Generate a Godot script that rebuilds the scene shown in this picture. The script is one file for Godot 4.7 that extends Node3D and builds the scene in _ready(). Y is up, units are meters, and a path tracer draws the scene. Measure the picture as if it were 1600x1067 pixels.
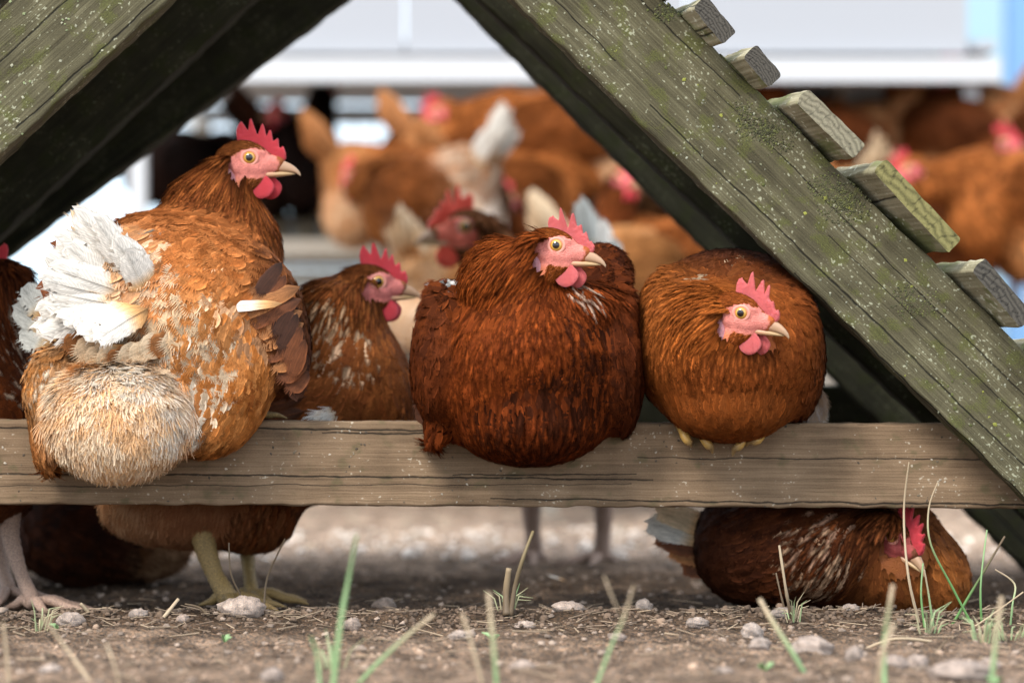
extends Node3D
# Brown hens on the low rail of a weathered A-frame, a hen house blurred behind them.

const FOCAL := 4200.0
const EYE := Vector3(0, 0.29, 3.0)
var cam_basis := Basis.from_euler(Vector3(0.00631, 0, 0))
var rng := RandomNumberGenerator.new()
var taken := {}
var M := {}
var noise_a := FastNoiseLite.new()
var noise_b := FastNoiseLite.new()

func _ready():
	rng.seed = 4711
	# ---- camera, sky, sun, exposure
	var cam := Camera3D.new()
	cam.name = "camera"
	cam.position = EYE
	cam.basis = cam_basis
	cam.near = 0.05
	cam.far = 400.0
	var att := CameraAttributesPhysical.new()
	att.frustum_focal_length = 94.5
	att.frustum_focus_distance = 2.93
	att.exposure_aperture = 2.5
	cam.attributes = att
	cam.fov = 14.478
	add_child(cam)
	cam.fov = 14.478
	var sky_mat := ProceduralSkyMaterial.new()
	sky_mat.sky_top_color = Color(0.82, 0.85, 0.89)
	sky_mat.sky_horizon_color = Color(0.68, 0.78, 0.84)
	sky_mat.sky_curve = 0.09
	sky_mat.ground_bottom_color = Color(0.42, 0.38, 0.33)
	sky_mat.ground_horizon_color = Color(0.62, 0.62, 0.6)
	sky_mat.sky_energy_multiplier = 1.3
	sky_mat.sun_angle_max = 20.0
	var sky := Sky.new()
	sky.sky_material = sky_mat
	var env := Environment.new()
	env.background_mode = Environment.BG_SKY
	env.sky = sky
	env.tonemap_mode = Environment.TONE_MAPPER_LINEAR
	env.tonemap_exposure = 1.78
	env.sdfgi_enabled = true
	env.ssao_enabled = true
	env.ssil_enabled = true
	var we := WorldEnvironment.new()
	we.name = "world_environment"
	we.environment = env
	add_child(we)
	var sun := DirectionalLight3D.new()
	sun.name = "sun"
	sun.light_color = Color(1.0, 0.975, 0.94)
	sun.light_energy = 0.85
	sun.light_angular_distance = 20.0
	sun.shadow_enabled = true
	add_child(sun)
	sun.look_at_from_position(Vector3(-0.40, 0.74, 0.54), Vector3.ZERO)
	noise_a.seed = 11
	noise_a.frequency = 1.0
	noise_b.seed = 23
	noise_b.frequency = 1.0
	noise_b.fractal_octaves = 3
	make_materials()
	make_feather_meshes()
	make_head()
	build_ground()
	build_frame()
	build_hen_house()
	build_front_hens()
	build_back_hens()
	build_small_things()

# ---------------------------------------------------------------- naming
func numbered(called: String) -> String:
	if not taken.has(called):
		taken[called] = 0
		return called
	taken[called] += 1
	return "%s_%03d" % [called, taken[called]]

func tag(o: Node, label: String, category := "", group := "", kind := "") -> Node:
	if label: o.set_meta("label", label)
	if category: o.set_meta("category", category)
	if group: o.set_meta("group", group)
	if kind: o.set_meta("kind", kind)
	return o

func thing(called: String, at: Vector3, label: String, category: String, group := "") -> Node3D:
	var o := Node3D.new()
	o.name = numbered(called)
	o.position = at
	add_child(o)
	tag(o, label, category, group)
	return o

func part(parent: Node, called: String, mesh: Mesh, mat: Material, xf := Transform3D()) -> MeshInstance3D:
	var o := MeshInstance3D.new()
	o.name = called if parent != self else numbered(called)
	if parent != self:
		var n := 0
		while parent.has_node(NodePath(o.name)):
			n += 1
			o.name = "%s_%03d" % [called, n]
	o.mesh = mesh
	if mat: o.material_override = mat
	o.transform = xf
	parent.add_child(o, true)
	return o

# pixel of the 1600 x 1067 layout drawing and a depth -> place in metres
func P(px: float, py: float, z := 0.0) -> Vector3:
	var d: Vector3 = cam_basis * Vector3((px - 800.0) / FOCAL, (533.5 - py) / FOCAL, -1.0)
	return EYE + d * ((z - EYE.z) / d.z)

func U(z := 0.0) -> float:
	return (EYE.z - z) / FOCAL

func lin(r: float, g: float, b: float) -> Color:   # sRGB 0..255 -> linear
	return Color(r / 255.0, g / 255.0, b / 255.0).srgb_to_linear()

# ---------------------------------------------------------------- mesh helpers
func fix(v: PackedVector3Array, n: PackedVector3Array, idx: PackedInt32Array) -> PackedInt32Array:
	for i in range(0, idx.size(), 3):
		var a := idx[i]
		var b := idx[i + 1]
		var c := idx[i + 2]
		if (v[c] - v[a]).cross(v[b] - v[a]).dot(n[a] + n[b] + n[c]) < 0.0:
			idx[i + 1] = c
			idx[i + 2] = b
	return idx

func normals_of(v: PackedVector3Array, idx: PackedInt32Array) -> PackedVector3Array:
	var n := PackedVector3Array()
	n.resize(v.size())
	for i in range(0, idx.size(), 3):
		var f := (v[idx[i + 2]] - v[idx[i]]).cross(v[idx[i + 1]] - v[idx[i]])
		n[idx[i]] += f
		n[idx[i + 1]] += f
		n[idx[i + 2]] += f
	for i in n.size():
		n[i] = n[i].normalized() if n[i].length_squared() > 1e-20 else Vector3.UP
	return n

func to_mesh(v: PackedVector3Array, idx: PackedInt32Array, n = null, uv = null, col = null, into: ArrayMesh = null, mat: Material = null) -> ArrayMesh:
	var a := []
	a.resize(Mesh.ARRAY_MAX)
	a[Mesh.ARRAY_VERTEX] = v
	a[Mesh.ARRAY_NORMAL] = n if n != null else normals_of(v, idx)
	if uv != null: a[Mesh.ARRAY_TEX_UV] = uv
	if col != null: a[Mesh.ARRAY_COLOR] = col
	a[Mesh.ARRAY_INDEX] = idx
	var m := into if into else ArrayMesh.new()
	m.add_surface_from_arrays(Mesh.PRIMITIVE_TRIANGLES, a)
	if mat: m.surface_set_material(m.get_surface_count() - 1, mat)
	return m

func outward(v: PackedVector3Array, idx: PackedInt32Array) -> PackedInt32Array:
	# turn a closed, consistently wound shape so that its faces look outwards (clockwise fronts)
	var vol := 0.0
	for i in range(0, idx.size(), 3):
		vol += v[idx[i]].dot(v[idx[i + 1]].cross(v[idx[i + 2]]))
	if vol > 0.0:
		for i in range(0, idx.size(), 3):
			var t := idx[i + 1]
			idx[i + 1] = idx[i + 2]
			idx[i + 2] = t
	return idx

# rings of points joined into a closed tube; rings: Array of PackedVector3Array
func loft(rings: Array, cols = null, uv_scale := Vector2.ONE) -> Array:
	var v := PackedVector3Array()
	var idx := PackedInt32Array()
	var col := PackedColorArray()
	var uv := PackedVector2Array()
	var m: int = rings[0].size()
	for i in rings.size():
		for j in m:
			v.append(rings[i][j])
			uv.append(Vector2(i, float(j) / m) * uv_scale)
			if cols != null: col.append(cols[i])
	for i in rings.size() - 1:
		for j in m:
			var a := i * m + j
			var b := i * m + (j + 1) % m
			idx.append_array([a, b, a + m, b, b + m, a + m])
	for e in 2:
		var at := 0 if e == 0 else (rings.size() - 1) * m
		var c := Vector3.ZERO
		for j in m: c += v[at + j]
		v.append(c / m)
		uv.append(uv[at])
		if cols != null: col.append(cols[0 if e == 0 else rings.size() - 1])
		for j in m:
			if e == 0: idx.append_array([v.size() - 1, at + (j + 1) % m, at + j])
			else: idx.append_array([v.size() - 1, at + j, at + (j + 1) % m])
	idx = outward(v, idx)
	return [v, idx, col, uv]

func tube(pts: Array, radii: Array, sides := 8, squash := 1.0, up := Vector3(0.13, 0.2, 1.0)) -> Array:
	var rings := []
	for i in pts.size():
		var t: Vector3 = (pts[mini(i + 1, pts.size() - 1)] - pts[maxi(i - 1, 0)]).normalized()
		var x := t.cross(up).normalized()
		var y := x.cross(t).normalized()
		var ring := PackedVector3Array()
		for j in sides:
			var an := TAU * j / sides
			ring.append(pts[i] + (x * cos(an) + y * sin(an) * squash) * radii[i])
		rings.append(ring)
	return rings

func smooth_path(pts: Array, steps := 4) -> Array:
	var out := []
	for i in pts.size() - 1:
		var p0: Vector3 = pts[maxi(i - 1, 0)]
		var p1: Vector3 = pts[i]
		var p2: Vector3 = pts[i + 1]
		var p3: Vector3 = pts[mini(i + 2, pts.size() - 1)]
		for k in steps:
			out.append(p1.cubic_interpolate(p2, p0, p3, float(k) / steps))
	out.append(pts[-1])
	return out

func tube_mesh(pts: Array, radii: Array, sides := 8, squash := 1.0, cols = null) -> ArrayMesh:
	var l := loft(tube(pts, radii, sides, squash), cols)
	return to_mesh(l[0], l[1], null, l[3], l[2] if cols != null else null)

# ellipsoid blob with noise
func blob(r: Vector3, rough := 0.0, seed_at := 0.0, seg := 14, freq := 1.4) -> ArrayMesh:
	var rings := []
	for i in range(1, seg):
		var th := PI * i / seg
		var ring := PackedVector3Array()
		for j in seg:
			var ph := TAU * j / seg
			var d := Vector3(sin(th) * cos(ph), cos(th), sin(th) * sin(ph))
			var k := 1.0 + rough * noise_b.get_noise_3dv(d * freq + Vector3.ONE * seed_at) * 2.0
			ring.append(d * r * k)
		rings.append(ring)
	var l := loft(rings)
	return to_mesh(l[0], l[1], null, l[3])

# ---------------------------------------------------------------- signed distance shapes and surface nets
class Prim:
	var cap := false
	var a: Vector3
	var b: Vector3
	var ba: Vector3
	var ba2 := 1.0
	var ra := 0.0
	var rb := 0.0
	var inv: Basis
	var r: Vector3
	var r2: Vector3
	var flow := Vector3.DOWN
	var c1 := Color.WHITE
	var c2 := Color.WHITE
	var ln := 0.022
	var wd := 0.013
	var rate := 0.5
	var style := "round"
	var tilt := 0.16
	func d(p: Vector3) -> float:
		if cap:
			var h := clampf((p - a).dot(ba) / ba2, 0.0, 1.0)
			return (p - a - ba * h).length() - lerpf(ra, rb, h)
		var q := inv * (p - a)
		var k1 := (q / r2).length()
		if k1 < 1e-9: return -minf(r.x, minf(r.y, r.z))
		var k0 := (q / r).length()
		return k0 * (k0 - 1.0) / k1
	func skin(col1: Color, col2: Color, st: String, length: float, width: float, per_vertex: float, fl := Vector3.ZERO, tl := 0.16) -> Prim:
		c1 = col1
		c2 = col2
		style = st
		ln = length
		wd = width
		rate = per_vertex
		tilt = tl
		if fl != Vector3.ZERO: flow = fl.normalized()
		return self

func EL(c: Vector3, r: Vector3, turn := Vector3.ZERO) -> Prim:
	var p := Prim.new()
	p.a = c
	p.r = r
	p.r2 = r * r
	p.inv = Basis.from_euler(turn * PI / 180.0).inverse()
	return p

func CP(a: Vector3, b: Vector3, ra: float, rb: float) -> Prim:
	var p := Prim.new()
	p.cap = true
	p.a = a
	p.b = b
	p.ba = b - a
	p.ba2 = maxf(p.ba.length_squared(), 1e-9)
	p.ra = ra
	p.rb = rb
	p.flow = (a - b).normalized()
	return p

class Field:
	var prims: Array[Prim] = []
	var k := 0.02
	func f(p: Vector3) -> float:
		var s := 1e9
		for q in prims:
			var e := q.d(p)
			var h := maxf(k - absf(s - e), 0.0) / k
			s = minf(s, e) - h * h * k * 0.25
		return s
	func grad(p: Vector3, e: float) -> Vector3:
		var x := Vector3(e, 0, 0)
		var y := Vector3(0, e, 0)
		var z := Vector3(0, 0, e)
		return Vector3(f(p + x) - f(p - x), f(p + y) - f(p - y), f(p + z) - f(p - z)).normalized()

class CombField extends Field:      # an outline in x,y given a rounded thickness
	var poly := PackedVector2Array()
	var cols := {}
	var thick := 5.0
	func f(p: Vector3) -> float:
		var key := Vector2i(roundi(p.x * 8.0), roundi(p.y * 8.0))
		var d2: float
		if cols.has(key): d2 = cols[key]
		else:
			var q := Vector2(p.x, p.y)
			var m := 1e9
			for i in poly.size():
				m = minf(m, q.distance_to(Geometry2D.get_closest_point_to_segment(q, poly[i], poly[(i + 1) % poly.size()])))
			d2 = -m if Geometry2D.is_point_in_polygon(q, poly) else m
			cols[key] = d2
		var t := lerpf(thick, thick * 0.55, clampf((p.y - 10.0) / 50.0, 0.0, 1.0))
		var rr := t * 0.8
		var dx := d2 + rr
		var dz := absf(p.z) - t + rr
		return Vector2(maxf(dx, 0.0), maxf(dz, 0.0)).length() - rr + minf(maxf(dx, dz), 0.0)

func nets(fd: Field, lo: Vector3, hi: Vector3, h: float, slack := 1.6) -> Array:
	var nb := Vector3i(((hi - lo) / (h * 4.0)).ceil())
	var nx := nb.x * 4 + 2
	var ny := nb.y * 4 + 2
	var val := {}
	var cell := {}
	var v := PackedVector3Array()
	var n := PackedVector3Array()
	var reach := h * 4.0 * 0.87 * slack
	var active := []
	for bz in nb.z:
		for by in nb.y:
			for bx in nb.x:
				var c := lo + Vector3(bx * 4 + 2, by * 4 + 2, bz * 4 + 2) * h
				if absf(fd.f(c)) < reach: active.append(Vector3i(bx * 4, by * 4, bz * 4))
	for o in active:
		for z in range(o.z, o.z + 5):
			for y in range(o.y, o.y + 5):
				for x in range(o.x, o.x + 5):
					var k: int = (z * ny + y) * nx + x
					if not val.has(k): val[k] = fd.f(lo + Vector3(x, y, z) * h)
	var off := [0, 1, nx, nx + 1, nx * ny, nx * ny + 1, nx * ny + nx, nx * ny + nx + 1]
	var at := [Vector3(0, 0, 0), Vector3(1, 0, 0), Vector3(0, 1, 0), Vector3(1, 1, 0), Vector3(0, 0, 1), Vector3(1, 0, 1), Vector3(0, 1, 1), Vector3(1, 1, 1)]
	var edges := [0, 1, 2, 3, 4, 5, 6, 7, 0, 2, 1, 3, 4, 6, 5, 7, 0, 4, 1, 5, 2, 6, 3, 7]
	var w := PackedFloat64Array()
	w.resize(8)
	for o in active:
		for z in range(o.z, o.z + 4):
			for y in range(o.y, o.y + 4):
				for x in range(o.x, o.x + 4):
					var k: int = (z * ny + y) * nx + x
					var neg := 0
					for i in 8:
						w[i] = val[k + off[i]]
						if w[i] < 0.0: neg += 1
					if neg == 0 or neg == 8: continue
					var s := Vector3.ZERO
					var cnt := 0
					for e in range(0, 24, 2):
						var i: int = edges[e]
						var j: int = edges[e + 1]
						if (w[i] < 0.0) != (w[j] < 0.0):
							s += at[i].lerp(at[j], w[i] / (w[i] - w[j]))
							cnt += 1
					var p := lo + (Vector3(x, y, z) + s / cnt) * h
					cell[k] = v.size()
					v.append(p)
					n.append(fd.grad(p, h * 0.5))
	var idx := PackedInt32Array()
	var step := [1, nx, nx * ny]
	for o in active:
		for z in range(o.z, o.z + 4):
			for y in range(o.y, o.y + 4):
				for x in range(o.x, o.x + 4):
					var k: int = (z * ny + y) * nx + x
					var s0: bool = val[k] < 0.0
					for e in 3:
						if (val[k + step[e]] < 0.0) == s0: continue
						var p1: int = step[(e + 1) % 3]
						var p2: int = step[(e + 2) % 3]
						var a: int = cell.get(k - p1 - p2, -1)
						var b: int = cell.get(k - p2, -1)
						var c: int = cell.get(k, -1)
						var d: int = cell.get(k - p1, -1)
						if a < 0 or b < 0 or c < 0 or d < 0: continue
						idx.append_array([a, b, c, a, c, d])
	return [v, n, fix(v, n, idx)]

# ---------------------------------------------------------------- textures and materials
func img(w: int, h: int, bytes: PackedByteArray, fmt := Image.FORMAT_RGB8) -> ImageTexture:
	return ImageTexture.create_from_image(Image.create_from_data(w, h, false, fmt, bytes))

func noise_bytes(w: int, h: int, freq: float, sd: int, oct := 3, sw := 0, sh := 0) -> PackedByteArray:
	var nz := FastNoiseLite.new()
	nz.seed = sd
	nz.frequency = freq
	nz.fractal_octaves = oct
	var im := nz.get_image(sw if sw else w, sh if sh else h, false, false, true)
	im.convert(Image.FORMAT_L8)
	if sw or sh: im.resize(w, h, Image.INTERPOLATE_CUBIC)
	return im.get_data()

func feather_tex(kind: String) -> ImageTexture:
	var w := 64
	var h := 128
	var by := PackedByteArray()
	by.resize(w * h * 3)
	for y in h:
		var v := float(y) / (h - 1)
		for x in w:
			var u := float(x) / (w - 1) * 2.0 - 1.0
			var au := absf(u)
			var barb := 0.5 + 0.5 * sin((v * 46.0 - au * 9.0) * TAU * 0.5 + noise_a.get_noise_2d(x * 0.06, y * 0.05) * 5.0)
			var fl := noise_a.get_noise_2d(x * 0.11 + 50.0, y * 0.03)
			var shaft := exp(-pow(u * 11.0, 2.0))
			var c := 0.7
			var warm := 0.0
			if kind == "laced":
				var rim := smoothstep(0.62, 0.98, maxf(au, smoothstep(0.62, 1.02, v)))
				c = lerpf(0.74, 0.93, rim) + 0.05 * shaft
			elif kind == "streak":
				c = 0.56 + 0.14 * smoothstep(0.55, 1.0, v) + 0.26 * exp(-pow(u * 3.4, 2.0)) * smoothstep(0.25, 0.8, v)
			elif kind == "hackle":
				c = 0.58 + 0.34 * exp(-pow(u * 2.2, 2.0)) * smoothstep(0.1, 0.75, v)
			elif kind == "down":
				c = 0.86 + 0.14 * smoothstep(0.2, 0.8, v)
				warm = 0.7 * (1.0 - smoothstep(0.1, 0.75, v))
			else:
				c = 0.86 + 0.12 * smoothstep(0.5, 1.0, au) - 0.10 * shaft - 0.12 * smoothstep(0.75, 1.0, absf(u))
				warm = 1.4 * (1.0 - smoothstep(0.2, 0.55, v))
			c *= 1.0 - 0.13 * barb + 0.16 * fl
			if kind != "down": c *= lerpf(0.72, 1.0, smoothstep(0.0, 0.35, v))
			var i := (y * w + x) * 3
			by[i] = clampi(int(c * 255.0), 0, 255)
			by[i + 1] = clampi(int(c * (1.0 - 0.16 * warm) * 255.0), 0, 255)
			by[i + 2] = clampi(int(c * (1.0 - 0.34 * warm) * 255.0), 0, 255)
	return img(w, h, by)

func noise_tex(sz: int, freq: float, sd: int, octaves: int, as_normal: bool, bump := 4.0) -> NoiseTexture2D:
	var nz := FastNoiseLite.new()
	nz.seed = sd
	nz.frequency = freq
	nz.fractal_octaves = octaves
	var t := NoiseTexture2D.new()
	t.width = sz
	t.height = sz
	t.seamless = true
	t.noise = nz
	t.as_normal_map = as_normal
	t.bump_strength = bump
	return t

func mat(c: Color, rough := 0.7, vc := false) -> StandardMaterial3D:   # c is linear
	var m := StandardMaterial3D.new()
	m.albedo_color = c.linear_to_srgb()
	m.roughness = rough
	m.vertex_color_use_as_albedo = vc
	return m

# weathered wood: grain, cracks, moss and pale specks. Returns [albedo, height]
func wood_tex(w: int, h: int, sd: int, pal: Array, moss: Array, moss_at: float, fleck: Color, fleck_at: float, crack_n: int) -> Array:
	var g1 := noise_bytes(w, h, 0.28, sd, 2, w / 40, h)
	var g2 := noise_bytes(w, h, 0.06, sd + 1, 3, w / 24, h)
	var bl := noise_bytes(w, h, 0.02, sd + 2, 4, w / 2, h / 2)
	var fn := noise_bytes(w, h, 0.35, sd + 3, 2)
	var mb := noise_bytes(w, h, 0.035, sd + 4, 6, w / 2, h / 2)
	var sp := noise_bytes(w, h, 0.11, sd + 5, 2)
	var by := PackedByteArray()
	by.resize(w * h * 3)
	var hb := PackedByteArray()
	hb.resize(w * h)
	var p := PackedByteArray()
	for i in 256:
		var t := float(i) / 255.0 * (pal.size() - 1)
		var k := mini(int(t), pal.size() - 2)
		var c: Color = (pal[k] as Color).lerp(pal[k + 1], t - k)
		p.append_array([int(c.r * 255.0), int(c.g * 255.0), int(c.b * 255.0)])
	var m0: Color = moss[0]
	var m1: Color = moss[1]
	for i in w * h:
		var t := int(g1[i] * 0.30 + g2[i] * 0.28 + bl[i] * 0.32 + fn[i] * 0.20 - 14.0)
		t = clampi(int((t - 118) * 1.08) + 118, 0, 255)
		var r := float(p[t * 3])
		var g := float(p[t * 3 + 1])
		var b := float(p[t * 3 + 2])
		var ht := 70.0 + g1[i] * 0.3 + fn[i] * 0.14 + g2[i] * 0.14
		var mo := clampf((mb[i] + fn[i] * 0.25 - moss_at) / 45.0, 0.0, 1.0)
		if mo > 0.0:
			var q := fn[i] / 255.0
			mo *= 0.35 + 0.4 * q
			r = lerpf(r, lerpf(m0.r, m1.r, q) * 255.0, mo)
			g = lerpf(g, lerpf(m0.g, m1.g, q) * 255.0, mo)
			b = lerpf(b, lerpf(m0.b, m1.b, q) * 255.0, mo)
			ht += 20.0 * mo
		var fk := clampf((sp[i] + bl[i] * 0.35 - fleck_at) / 12.0, 0.0, 1.0)
		if fk > 0.0:
			fk *= 0.8
			r = lerpf(r, fleck.r * 255.0, fk)
			g = lerpf(g, fleck.g * 255.0, fk)
			b = lerpf(b, fleck.b * 255.0, fk)
			ht += 22.0 * fk
		var j := i * 3
		by[j] = clampi(int(r), 0, 255)
		by[j + 1] = clampi(int(g), 0, 255)
		by[j + 2] = clampi(int(b), 0, 255)
		hb[i] = clampi(int(ht), 0, 255)
	var lr := RandomNumberGenerator.new()
	lr.seed = sd * 7 + 1
	for c in crack_n:
		var v0 := lr.randf() * h
		var x0 := int(lr.randf_range(-0.2, 0.9) * w)
		var n := int(lr.randf_range(0.12, 0.6) * w)
		var slope := lr.randf_range(-0.012, 0.012)
		var wide := lr.randf_range(0.6, 2.6)
		for s in n:
			var x := x0 + s
			if x < 0 or x >= w: continue
			var vv := v0 + s * slope + noise_a.get_noise_2d(x * 0.006, c * 9.0) * 3.5 + noise_a.get_noise_2d(x * 0.05, c * 4.0) * 0.8
			var ww := wide * (0.5 + 0.5 * sin(PI * s / n)) * (0.75 + 0.5 * noise_a.get_noise_2d(x * 0.05, c * 5.0 + 3.0))
			for dy in range(-3, 4):
				var y := posmod(int(vv) + dy, h)
				var k := clampf(1.0 - absf(float(int(vv) + dy) - vv) / (ww + 0.6), 0.0, 1.0)
				if k <= 0.0: continue
				var i := y * w + x
				for ch in 3: by[i * 3 + ch] = int(by[i * 3 + ch] * (1.0 - 0.75 * k))
				hb[i] = int(hb[i] * (1.0 - 0.85 * k))
	return [img(w, h, by), img(w, h, hb, Image.FORMAT_L8)]

func end_tex(sd: int, c0: Color, c1: Color) -> Array:   # sawn end: growth rings and radial checks
	var w := 256
	var h := 128
	var by := PackedByteArray()
	by.resize(w * h * 3)
	var hb := PackedByteArray()
	hb.resize(w * h)
	for y in h:
		for x in w:
			var nx := noise_b.get_noise_2d(x * 0.02 + sd, y * 0.03)
			var d := (y + 4.0 * nx) * 0.42 + pow((x - 120.0) / 128.0, 2.0) * (2.0 + sd % 5) + nx * 0.3
			var ring := pow(0.5 + 0.5 * sin(d * TAU * 0.25 * (1.0 + 0.0)), 0.6)
			var chk := smoothstep(0.80, 0.98, absf(sin(atan2(x - 90.0, (y + 190.0)) * 34.0 + nx * 3.0))) * smoothstep(0.0, 0.3, noise_a.get_noise_2d(x * 0.05, y * 0.05 + sd))
			var f := noise_a.get_noise_2d(x * 0.35, y * 0.35 + sd)
			var t := clampf(ring * 0.36 + 0.5 + f * 0.3 - chk * 0.3, 0.0, 1.0)
			var c := c0.lerp(c1, t)
			var i := y * w + x
			by[i * 3] = int(c.r * 255.0)
			by[i * 3 + 1] = int(c.g * 255.0)
			by[i * 3 + 2] = int(c.b * 255.0)
			hb[i] = clampi(int(t * 210.0 + 20.0), 0, 255)
	return [img(w, h, by), img(w, h, hb, Image.FORMAT_L8)]

func tex_mat(pair: Array, relief: float, rough := 0.85) -> StandardMaterial3D:
	var m := StandardMaterial3D.new()
	m.albedo_texture = pair[0]
	m.roughness = rough
	m.metallic_specular = 0.3
	m.heightmap_enabled = true
	m.heightmap_texture = pair[1]
	m.heightmap_scale = relief
	return m

func c8(r: int, g: int, b: int) -> Color:
	return Color(r / 255.0, g / 255.0, b / 255.0)

func make_materials():
	for k in ["laced", "streak", "hackle", "down", "flight"]:
		var m := mat(Color.WHITE, 0.62, true)
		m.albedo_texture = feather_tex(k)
		m.metallic_specular = 0.1
		m.texture_repeat = false
		if k == "down":
			m.roughness = 0.9
			m.metallic_specular = 0.15
			m.backlight_enabled = true
			m.backlight = Color(0.5, 0.45, 0.38)
		M["f_" + k] = m
	M["f_laced_tex"] = M["f_laced"].albedo_texture
	for e in [["white", Color(0.93, 0.87, 0.78)], ["cream", Color(1.0, 0.76, 0.5)], ["brown", Color(0.24, 0.075, 0.025)], ["dark", Color(0.085, 0.03, 0.014)], ["tan", Color(0.56, 0.225, 0.075)], ["ash", Color(0.58, 0.58, 0.53)]]:
		var m := mat(e[1], 0.6)
		m.albedo_texture = M["f_flight"].albedo_texture if e[0] in ["white", "ash", "cream"] else M["f_laced_tex"]
		m.metallic_specular = 0.3
		m.texture_repeat = false
		m.backlight_enabled = true
		m.backlight = Color(0.3, 0.27, 0.24)
		M["quill_" + e[0]] = m
	var fine := noise_tex(256, 0.045, 5, 4, true, 5.0)
	var s := mat(Color.WHITE, 0.55, true)
	s.normal_enabled = true
	s.normal_texture = fine
	s.normal_scale = 0.9
	s.uv1_triplanar = true
	s.uv1_scale = Vector3.ONE * 38.0
	s.metallic_specular = 0.35
	s.heightmap_enabled = true
	s.heightmap_texture = noise_tex(256, 0.07, 15, 4, false)
	s.heightmap_scale = 0.11
	M["skin"] = s
	var cb := mat(Color(0.72, 0.065, 0.085), 0.48)
	cb.normal_enabled = true
	cb.normal_texture = fine
	cb.normal_scale = 0.7
	cb.uv1_triplanar = true
	cb.uv1_scale = Vector3.ONE * 34.0
	cb.heightmap_enabled = true
	cb.heightmap_texture = s.heightmap_texture
	cb.heightmap_scale = 0.13
	cb.subsurf_scatter_enabled = true
	cb.heightmap_enabled = true
	cb.heightmap_texture = s.heightmap_texture
	cb.heightmap_scale = 0.13
	cb.subsurf_scatter_strength = 0.15
	cb.metallic_specular = 0.4
	M["comb"] = cb
	var pk: StandardMaterial3D = cb.duplicate()
	pk.albedo_color = Color(0.80, 0.16, 0.16).linear_to_srgb()
	M["comb_pale"] = pk
	var rd: StandardMaterial3D = cb.duplicate()
	rd.albedo_color = Color(0.8, 0.09, 0.05).linear_to_srgb()
	M["comb_red"] = rd
	M["wattle"] = cb
	var lobe: StandardMaterial3D = cb.duplicate()
	lobe.albedo_color = Color(0.78, 0.34, 0.38).linear_to_srgb()
	M["lobe"] = lobe
	M["eye"] = mat(Color.WHITE, 0.06, true)
	M["eye"].metallic_specular = 0.6
	M["lid"] = mat(Color(0.62, 0.25, 0.19), 0.5)
	M["beak"] = mat(Color.WHITE, 0.36, true)
	M["nostril"] = mat(Color(0.12, 0.04, 0.03), 0.6)
	var shank := mat(Color(0.72, 0.46, 0.16), 0.6)
	shank.normal_enabled = true
	shank.normal_texture = noise_tex(256, 0.06, 9, 2, true, 8.0)
	shank.uv1_triplanar = true
	shank.uv1_scale = Vector3.ONE * 40.0
	shank.albedo_texture = soil_tex()
	M["shank"] = shank
	var shank_d: StandardMaterial3D = shank.duplicate()
	shank_d.albedo_color = Color(0.86, 0.56, 0.41).linear_to_srgb()
	M["shank_dusty"] = shank_d
	M["claw"] = mat(Color(0.34, 0.25, 0.16), 0.45)
	# wood
	M["plank"] = tex_mat(wood_tex(2048, 512, 31, [c8(60, 48, 37), c8(104, 85, 66), c8(132, 110, 87), c8(160, 138, 113)], [c8(64, 60, 42), c8(98, 92, 64)], 214.0, c8(186, 176, 158), 262.0, 26), 0.12)
	M["beam"] = tex_mat(wood_tex(2048, 512, 57, [c8(32, 30, 22), c8(66, 62, 46), c8(94, 90, 69), c8(136, 132, 108)], [c8(52, 56, 26), c8(98, 102, 52)], 178.0, c8(160, 162, 140), 246.0, 14), 0.18)
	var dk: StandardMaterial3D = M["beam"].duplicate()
	dk.albedo_color = Color(0.24, 0.25, 0.21).linear_to_srgb()  # same beam wood, darkened to paint shade onto the rear members
	M["beam_shaded"] = dk
	M["slat"] = tex_mat(wood_tex(1024, 256, 83, [c8(66, 62, 48), c8(122, 116, 92), c8(164, 158, 134), c8(200, 196, 176)], [c8(60, 70, 34), c8(108, 118, 62)], 176.0, c8(206, 208, 190), 246.0, 6), 0.12)
	M["end_grain"] = tex_mat(end_tex(3, c8(58, 55, 46), c8(146, 140, 118)), 0.07)
	M["end_grain_dark"] = tex_mat(end_tex(14, c8(22, 21, 20), c8(92, 88, 80)), 0.1)
	M["end_grain_green"] = tex_mat(end_tex(27, c8(46, 44, 26), c8(138, 132, 86)), 0.06)
	M["lichen"] = mat(Color.WHITE, 0.95, true)
	# hen house
	M["white_sheet"] = mat(Color(0.35, 0.365, 0.395), 0.5)
	M["white_rim"] = mat(Color(0.52, 0.535, 0.555), 0.45)
	M["grey_wood"] = mat(Color(0.30, 0.265, 0.22), 0.85)
	M["wire"] = mat(Color(0.42, 0.46, 0.46), 0.45)
	M["blue_sheet"] = mat(Color(0.16, 0.32, 0.56), 0.5)
	M["pale_blue"] = mat(Color(0.3, 0.46, 0.56), 0.6)
	# ground
	var so := mat(Color.WHITE, 0.95, true)
	so.albedo_texture = soil_tex()
	so.uv1_triplanar = true
	so.uv1_scale = Vector3.ONE * 2.3
	so.heightmap_enabled = true
	so.heightmap_texture = noise_tex(512, 0.06, 77, 5, false)
	so.heightmap_scale = 0.7
	so.metallic_specular = 0.2
	M["soil"] = so
	var st := mat(Color.WHITE, 0.85, true)
	st.albedo_texture = soil_tex()
	st.uv1_triplanar = true
	st.uv1_scale = Vector3.ONE * 9.0
	M["stone"] = st
	M["straw"] = mat(Color.WHITE, 0.8, true)
	M["blade_green"] = mat(Color.WHITE, 0.6, true)
	M["blade_green"].backlight_enabled = true
	M["blade_green"].backlight = Color(0.4, 0.4, 0.4)

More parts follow.
